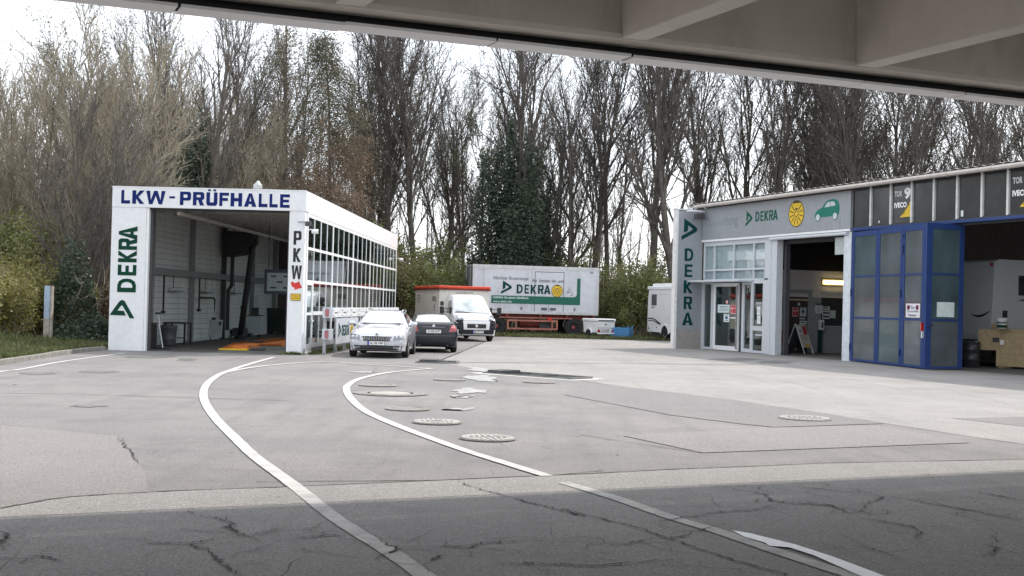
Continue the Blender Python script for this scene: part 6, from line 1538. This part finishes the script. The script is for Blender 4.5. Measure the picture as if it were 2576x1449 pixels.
def ivytree(seed, h, hi, rad, n):
    T = Tree(seed)
    spec = [(11, 12, 30, .5, .3, .03, .04), (7, 14, 34, .48, .15, .10, .07), (6, 16, 40, .45, .12, .10, .09), (4, 18, 50, .5, .1, .08, .12)]
    T.grow(Vector((0, 0, -.2)), ZA, h*.8, .24, 0, spec)
    iv = MB(); R_ = T.R
    # several climbing strands of unequal height, each thick and thin by turns
    for k in range(15):
        a = R_.uniform(0, 6.28); q = rad*(.0 if k == 0 else R_.uniform(.25, .85)); ht = hi*(1.0 if k == 0 else R_.uniform(.35, 1.0)*(1.05-.25*q/rad))
        ox, oy = q*math.cos(a), q*math.sin(a); w0 = rad*R_.uniform(.16, .38); ph = R_.uniform(0, 6)
        for _ in range(int(n*.075*(.4+ht/hi))):
            z = ht*R_.random()**.9; f = z/ht
            w = w0*(1-.35*f)*(.45 + .75*abs(math.sin(z*R_.choice((.8, .83)) + ph)))
            leaf(iv, Vector((ox*(1-.18*f) + R_.gauss(0, w*.62), oy*(1-.18*f) + R_.gauss(0, w*.62), z + R_.gauss(0, .25))), R_.uniform(.06, .24), R_)
    return finish('ivy_tree', T, BARK, TWIG, [('ivy', iv, IVY)])
protos['i1'] = ivytree(51, 20, 13.6, 2.9, 34000)
protos['i2'] = ivytree(52, 17, 10.5, 1.8, 13000)
def shrub(seed, h, w, n, m, twig, stems=14, size=.14):
    T = Tree(seed)
    spec = [(6, 15, 40, .5, .2, .02, .09), (5, 20, 50, .5, .15, .03, .12), (3, 20, 55, .5, .1, .03, .12)]
    for i in range(stems):
        a = T.R.uniform(0, 6.28); k = T.R.uniform(.05, .6)*w/h
        o = Vector((w*.3*T.R.gauss(0, .6), w*.3*T.R.gauss(0, .6), -.1))
        T.grow(o, Vector((k*math.cos(a), k*math.sin(a), 1)), h*T.R.uniform(.45, .8), .028, 0, spec)
    for nb in list(T.nodes): pass
    fo = T.leaves(n, size, .16)
    root = bpy.data.objects.new('shrub', None); COL.objects.link(root)
    T.t.build('stem', twig, root); T.c.build('twig', twig, root); fo.build('foliage', m, root)
    return root
protos['s1'] = shrub(61, 4.2, 3.2, 7500, SPRING, TWIGG)
protos['s2'] = shrub(62, 5.2, 3.4, 8500, SPRING, TWIGG)
protos['s3'] = shrub(63, 3.4, 3.0, 9000, YELLOWG, TWIGG, 18, .10)
protos['s4'] = shrub(64, 6.5, 3.6, 6500, SPRING, TWIG)
protos['s5'] = shrub(65, 3.2, 3.2, 2600, LITTER, TWIGB, 18, .12)

used = set()
def plant(key, name, px, Y, s, label, cat, group=None, sz=1.0, z=0.0, rz=None):
    """px: column of the photograph where the stem stands, Y: its distance"""
    x = (px-1288.0)/F_PX*Y
    o = protos[key] if key not in used else copy_tree(protos[key])
    used.add(key)
    o.name = name; o.location = (x, Y, z); o.rotation_euler = (R.gauss(0, .025), R.gauss(0, .025), R.uniform(0, 6.28) if rz is None else rz); o.scale = (s, s, s*sz)
    for k in ('label', 'category', 'group'):
        if k in o: del o[k]
    tag(o, label, cat, group)
    return o
BT = 'bare trees of the wood'
# left side, behind the verge and the truck hall
plant('b1', 'multi_stem_tree', 235, 52, 1.0, 'broad multi stemmed grey brown tree with fanned crown left of the truck hall', 'tree')
plant('b2', 'multi_stem_tree', 60, 54, .95, 'grey brown multi stemmed tree at the far left frame edge', 'tree')
plant('b1', 'multi_stem_tree', 375, 70, 1.08, 'multi stemmed tree spreading over the left end of the hall roof', 'tree', rz=2.0)
plant('b3', 'multi_stem_tree', 150, 68, 1.3, 'tall multi stemmed tree seen between the two leftmost trees', 'tree', rz=1.0)
plant('b2', 'multi_stem_tree', 640, 72, 1.0, 'multi stemmed tree behind the middle of the hall roof', 'tree', rz=4.0)
plant('b1', 'multi_stem_tree', -60, 62, 1.0, 'multi stemmed tree partly outside the left frame edge', 'tree', rz=4.4)
plant('v4', 'bare_tree', 470, 74, .98, 'tall bare tree with open crown above the letters of the hall front', 'tree')
plant('v1', 'bare_tree', 560, 80, 1.0, 'bare tree with forked trunk right of the ivy column behind the hall', 'tree')
plant('i2', 'ivy_tree', 505, 65.5, 1.1, 'tree wrapped in dark ivy rising behind the left half of the hall roof', 'tree')
plant('i2', 'ivy_tree', 452, 65.5, .72, 'shorter dark ivy clad tree left of the tall ivy column behind the hall', 'tree', rz=2)
plant('c2', 'conifer_tree', 715, 77, 1.15, 'tall thin olive conifer with long bare branches above the hall roof', 'tree')
plant('c1', 'conifer_tree', 835, 69, .95, 'rust brown drooping conifer with green top above the right corner of the hall', 'tree')
plant('c3', 'conifer_tree', 900, 84, 1.1, 'dark green conifer behind the rust brown one', 'tree')
plant('c3', 'conifer_tree', 610, 84, 1.0, 'dark conifer between the forked tree and the thin olive conifer', 'tree', rz=1)
plant('b3', 'multi_stem_tree', 205, 47, .85, 'dark red brown stemmed tree leaning beside the wide pillar of the hall', 'tree')
plant('b3', 'multi_stem_tree', 330, 68, 1.0, 'dark stemmed tree behind the left corner of the hall', 'tree', rz=3)
plant('b1', 'multi_stem_tree', 310, 74, 1.1, 'tall brown multi stemmed tree directly over the left letters of the hall front', 'tree', rz=3.1)
plant('b2', 'multi_stem_tree', 90, 60, 1.05, 'dense brown multi stemmed tree filling the gap near the left frame edge', 'tree', rz=5.0)
plant('b1', 'multi_stem_tree', 540, 84, 1.15, 'multi stemmed tree far behind the roof ventilator, left of the dark conifer', 'tree', rz=1.3)
plant('b2', 'multi_stem_tree', 770, 86, 1.15, 'multi stemmed tree between the thin olive conifer and the rust brown one', 'tree', rz=2.2)
plant('v3', 'bare_tree', 660, 88, 1.05, 'bare tree left of the thin olive conifer', 'tree')
# middle
for key, px, Y, s, lab in (('v2', 985, 88, 1.0, 'bare tree left of the sky gap, right of the rust brown conifer'), ('v3', 1055, 86, 1.08, 'twin stemmed bare tree with steep limbs at the edge of the sky gap'), ('v4', 1105, 100, .9, 'slight bare tree standing in the bright sky gap'),
        ('v1', 930, 92, .95, 'bare tree directly behind the rust brown conifer'), ('i1', 1262, 82, 1.03, 'great ivy clad tree with fan of bare limbs above the box trailer'), ('v2', 1320, 84, 1.0, 'pale trunk rising out of the ivy on the right of the ivy clad tree'),
        ('i2', 1372, 86, 1.0, 'lower ivy clad stem right of the great ivy tree'), ('v1', 1480, 86, .98, 'bare tree with upswept limbs behind the right end of the box trailer'), ('v3', 1535, 90, 1.0, 'slim bare tree over the little white trailer'),
        ('v4', 1420, 96, .95, 'bare tree half hidden by the ivy tree and its neighbour')):
    plant(key, 'ivy_tree' if key[0] == 'i' else 'bare_tree', px, Y, s if key[0] == 'i' else s*1.1, lab, 'tree')
# right, behind the workshop
for key, px, Y, s, lab in (('v2', 1640, 84, 1.0, 'bare tree just left of the white motorhome behind the pylon'), ('v4', 1712, 80, 1.02, 'broad bare tree fanning out above the pylon sign'), ('v1', 1775, 88, .98, 'bare tree above the left end of the gutter'),
        ('v3', 1850, 90, 1.0, 'bare tree above the faded lettering of the reception sign'), ('v2', 1925, 84, .92, 'bare tree above the green emblem of the reception sign'), ('v4', 2010, 88, .98, 'bare tree above the round yellow badge'),
        ('v1', 2085, 84, .92, 'bare tree above the green car picture'), ('v2', 2180, 80, .9, 'thick bare tree above the left end of the blue gate'), ('v3', 2255, 86, .95, 'bare tree above the gate number nine'),
        ('v4', 2345, 78, .85, 'bare tree above the folded gate leaf'), ('v1', 2430, 82, .9, 'bare tree near the right frame edge above the dark windows'), ('v2', 2520, 76, .8, 'bare tree at the right frame edge under the canopy'), ('v3', 2610, 80, .9, 'bare tree leaning in from the right frame edge')):
    plant(key, 'bare_tree', px, Y, s*1.12, lab, 'tree')
# slender poles between them, counted off from the left in front of what they rise
ORD = 'first second third fourth fifth sixth seventh eighth ninth tenth eleventh twelfth thirteenth fourteenth fifteenth sixteenth seventeenth eighteenth nineteenth twentieth'.split()
ZONES = ((275, 'left of the truck hall'), (1000, 'over the truck hall roof'), (1190, 'between truck hall and box trailer'), (1510, 'over the box trailer'), (1710, 'between box trailer and pylon sign'), (2150, 'over the reception sign'), (9999, 'over the dark gate windows'))
PG = 'slender bare stems between the large trees'
rr = random.Random(5)
cnt = {}
for px in sorted([rr.uniform(930, 2640) for _ in range(46)] + [rr.uniform(-40, 930) for _ in range(30)]):
    zn = next(n for e, n in ZONES if px < e); k = cnt[zn] = cnt.get(zn, -1) + 1
    plant(rr.choice(('p1', 'p2', 'p3', 'v5')), 'slender_tree', px, rr.uniform(84, 112), rr.uniform(.75, 1.12), '%s slender bare stem from the left %s' % (ORD[k % 20] if k < 20 else 'twenty ' + ORD[k-20], zn), 'tree', PG)
# understorey
SG = 'light green shrubs under the trees'
def shrubs(lst, label, group):
    for i, (key, px, Y, s) in enumerate(sorted(lst, key=lambda q: q[1])): plant(key, 'shrub', px, Y, s, label + ', ' + ORD[i] + ' from the left', 'shrub', group)
shrubs([('s2', 1010, 72, 1.0), ('s1', 1060, 74, .95), ('s2', 1100, 73, .9), ('s1', 1140, 76, 1.0), ('s4', 1030, 80, 1.0), ('s4', 1090, 82, 1.1), ('s2', 1165, 80, 1.0)], 'light green shrub between the truck hall and the box trailer', 'shrubs between hall and trailer')
shrubs([('s1', 1540, 78, .9), ('s2', 1600, 75, 1.0), ('s1', 1580, 80, .9), ('s4', 1640, 82, 1.0), ('s2', 1515, 84, .9), ('s1', 1625, 74, .85), ('s2', 1690, 80, .8)], 'light green shrub between the box trailer and the pylon sign', 'shrubs between trailer and pylon')
shrubs([('s4', 1220, 84, 1.0), ('s2', 1290, 86, .9), ('s4', 1350, 88, 1.0), ('s1', 1400, 80, 1.0), ('s4', 1460, 86, 1.0)], 'olive shrub rising behind the roof of the box trailer', 'shrubs behind the trailer')
shrubs([('s4', 420, 70, 1.2), ('s4', 560, 72, 1.2), ('s4', 650, 74, 1.15), ('s4', 780, 74, 1.1), ('s4', 880, 76, 1.1), ('s4', 950, 78, 1.1)], 'shrub thicket top showing over the truck hall roof', 'shrubs behind the hall')
shrubs([('s3', 20, 43.5, .95), ('s3', 75, 45, .9), ('s3', -35, 41, .9), ('s3', 48, 46.5, 1.15), ('s3', 105, 48, 1.0)], 'yellow green leafy bush on the verge left of the blue post', 'yellow green bushes on the verge')
shrubs([('s2', 150, 52, 1.0), ('s2', 40, 50, 1.1), ('s2', 225, 56, .9), ('s5', 235, 49, 1.1), ('s5', 90, 52, 1.3), ('s4', 10, 56, 1.2)], 'darker shrub in the thicket behind the verge', 'thicket behind the verge')
# ivy mounds on the verge
def mound(seed, loc, w, h, n, label):
    R_ = random.Random(seed); T = Tree(seed)
    spec = [(5, 20, 50, .5, .2, .02, .12), (3, 25, 60, .5, .2, .0, .15)]
    for i in range(7): T.grow(Vector((R_.gauss(0, w*.2), R_.gauss(0, w*.2), -.1)), Vector((R_.gauss(0, .4), R_.gauss(0, .4), 1)), h*R_.uniform(.6, 1.0), .03, 0, spec)
    fo = MB()
    for _ in range(n):
        a = R_.uniform(0, 6.28); q = R_.random()**.5; z = h*(1-q**2.2)*R_.uniform(.55, 1.05)*(1+.2*math.sin(3*a+seed))
        leaf(fo, Vector((w*q*math.cos(a), w*q*.8*math.sin(a), max(.03, z))), R_.uniform(.07, .17), R_)
    root = thing('ivy_mound', label, 'ivy', loc, 0, 'ivy mounds on the verge')
    T.t.build('stem', BARKG, root); T.c.build('twig', TWIGG, root); fo.build('foliage', IVY, root)
def vx(px, Y): return (px-1288)/F_PX*Y
mound(71, (vx(185, 44.5), 44.5, .1), 1.0, 3.3, 4200, 'tall dark ivy covered stump between the blue post and the hall')
mound(72, (vx(235, 42.6), 42.6, .05), .95, .95, 2600, 'low dark ivy mound against the foot of the wide hall pillar')
mound(73, (vx(180, 42), 42, .1), .7, .55, 1500, 'small ivy mound at the foot of the blue post')
mound(74, (vx(155, 46.5), 46.5, .1), 1.1, 2.4, 3000, 'dark ivy growth behind the blue post')
# weathered post
gpz = .16
ps = thing('steel_post', 'weathered light blue steel post rusting at its foot on the green verge', 'post', (vx(124, 41.6), 41.6, gpz), 0)
PB = mat('post_blue', (0.36, 0.46, 0.58), 0.6, var=.12, dirt=((.30,.22,.16), .8, 3)); PR = mat('post_rust', (0.42, 0.38, 0.33), 0.75, var=.25, dirt=((.2,.09,.05), .8, 5))
pb = MB(); pb.box(-.13, .06, -.07, -.05, .75, 1.86); pb.box(-.13, -.11, -.0499, .07, .75, 1.86); pb.box(.045, .06, -.0499, .07, .75, 1.86); pb.build('blue_profile', PB, ps)
pb = MB(); pb.box(.075, .14, -.06, .07, 0, 1.85); pb.box(-.13, .06, -.07, -.05, -.1, .749); pb.box(-.13, -.11, -.0499, .07, -.1, .749); pb.build('rust_profile', PR, ps)
MB().box(-.12, .13, -.05, .06, 1.861, 1.875).build('cap', mat('rust_dark', (.07,.04,.03), .8), ps)

# grass on the verge, weeds by the hall and leaf litter under the trailer: uncountable ground cover
def cover(name, n, m, place, size, label=None):
    mb = MB(); R_ = random.Random(hash(name) % 99 if False else len(name)*7+n)
    for _ in range(n):
        p, k = place(R_)
        a = R_.uniform(0, 6.28); h = size*R_.uniform(.4, 1.3)*k; w = size*.22
        d = Vector((math.cos(a), math.sin(a), 0)); l = Vector((R_.gauss(0, .35), R_.gauss(0, .35), 1))*h
        mb.add([p-d*w, p+d*w, p+l], [(0, 1, 2)])
    o = mb.build(name, m, kind='stuff'); return o
def kerbx(y):
    for (xa, ya), (xb, yb) in zip(KERB, KERB[1:]):
        if ya <= y <= yb: return xa + (xb-xa)*(y-ya)/(yb-ya)
    return KERB[-1][0]
def pv(R_):
    y = R_.uniform(27, 41); q = R_.random()**1.6; x = kerbx(y) - .09 - q*4.0
    return Vector((x, y, .10 + q*.17)), 1 + q*1.2
cover('verge_grass', 9000, GRASSM, pv, .12)
def pv2(R_):
    y = R_.uniform(27, 41); q = R_.random(); return Vector((kerbx(y) - .1 - q*5.0, y, .10 + q*.25)), 1
cover('verge_leaf_litter', 14000, LITTER, pv2, .10)
def pt(R_): return Vector((R_.uniform(-6, 13.5), R_.uniform(68.0, 74.5), 0.0)), 1
cover('rough_grass', 15000, GRASSM, pt, .20)
cover('dead_leaves', 9000, LITTER, pt, .16)
def pw_(R_):
    y = R_.uniform(.5, 16)**1; q = hw(.08 + abs(R_.gauss(0, .22)), y); return Vector((q.x, q.y, .005)), 1
cover('wall_weeds', 1800, GRASSM, pw_, .10)
def pw2(R_): q = hw(-.25 + R_.gauss(0, .18), -.03 - abs(R_.gauss(0, .03))); return Vector((q.x, q.y, .005)), 1
cover('pillar_weeds', 160, GRASSM, pw2, .10)

# the far wood: too deep and dense to count, one mass of thin stems, with brown brush at its foot
far = MB(); fr_ = random.Random(9)
def farstem(x, y, h):
    p = Vector((x, y, -.2)); d = Vector((fr_.gauss(0, .04), fr_.gauss(0, .04), 1)); pts = [p.copy()]
    for i in range(6): p = p + d.normalized()*h/6; d += Vector((fr_.gauss(0, .05), fr_.gauss(0, .05), 0)); pts.append(p.copy())
    r = fr_.uniform(.06, .16); far.tube(pts, [r*(1-.14*i) for i in range(7)], 3, cap=False)
    for k in range(16):
        f = fr_.uniform(.25, 1); x_ = f*6; j = min(int(x_), 5); q = pts[j].lerp(pts[j+1], x_-j)
        a = fr_.uniform(0, 6.28); L = fr_.uniform(1.2, 4.0)*(1.15-f*.6); dd = Vector((math.cos(a)*.5, math.sin(a)*.5, 1)).normalized()
        e = q + dd*L*.5 + Vector((fr_.gauss(0, .1), fr_.gauss(0, .1), 0)); g_2 = e + (dd+Vector((0, 0, .4))).normalized()*L*.5
        far.tube([q, e, g_2], [.035, .022, .01], 3, cap=False)
        for _ in range(3):
            s0 = q.lerp(g_2, fr_.uniform(.3, .95)); a = fr_.uniform(0, 6.28); far.tube([s0, s0 + Vector((math.cos(a)*.4, math.sin(a)*.4, 1)).normalized()*L*.35], [.014, .006], 3, cap=False)
for i in range(300):
    Y = fr_.uniform(112, 170); px = fr_.uniform(-150, 2750)
    farstem((px-1288)/F_PX*Y, Y, fr_.uniform(13, 19))
far.build('far_wood', TWIG, kind='stuff')
br = MB(); lf_ = MB()
for i in range(8200):
    Y = fr_.uniform(77, 125); px = fr_.uniform(-150, 2750); p = Vector(((px-1288)/F_PX*Y, Y, 0)); h = fr_.uniform(1.2, 6.5 if Y > 86 else 4.5)*(.6+.4*math.sin(px*.013)**2)
    l = Vector((fr_.gauss(0, .15), fr_.gauss(0, .15), 1))*h
    br.tube([p, p+l*.5+Vector((fr_.gauss(0, .2), 0, 0)), p+l], [.045, .03, .01], 3, cap=False)
    for _ in range(16):
        leaf(lf_, p + l*fr_.random()**1.4 + Vector((fr_.gauss(0, .35), fr_.gauss(0, .35), fr_.gauss(0, .3))), fr_.uniform(.07, .24), fr_)
br.build('far_brush_stems', TWIGG, kind='stuff'); lf_.build('far_brush', leaf_mat('brush_leaf', (.10, .095, .045), (.23, .20, .10), .25), kind='stuff')
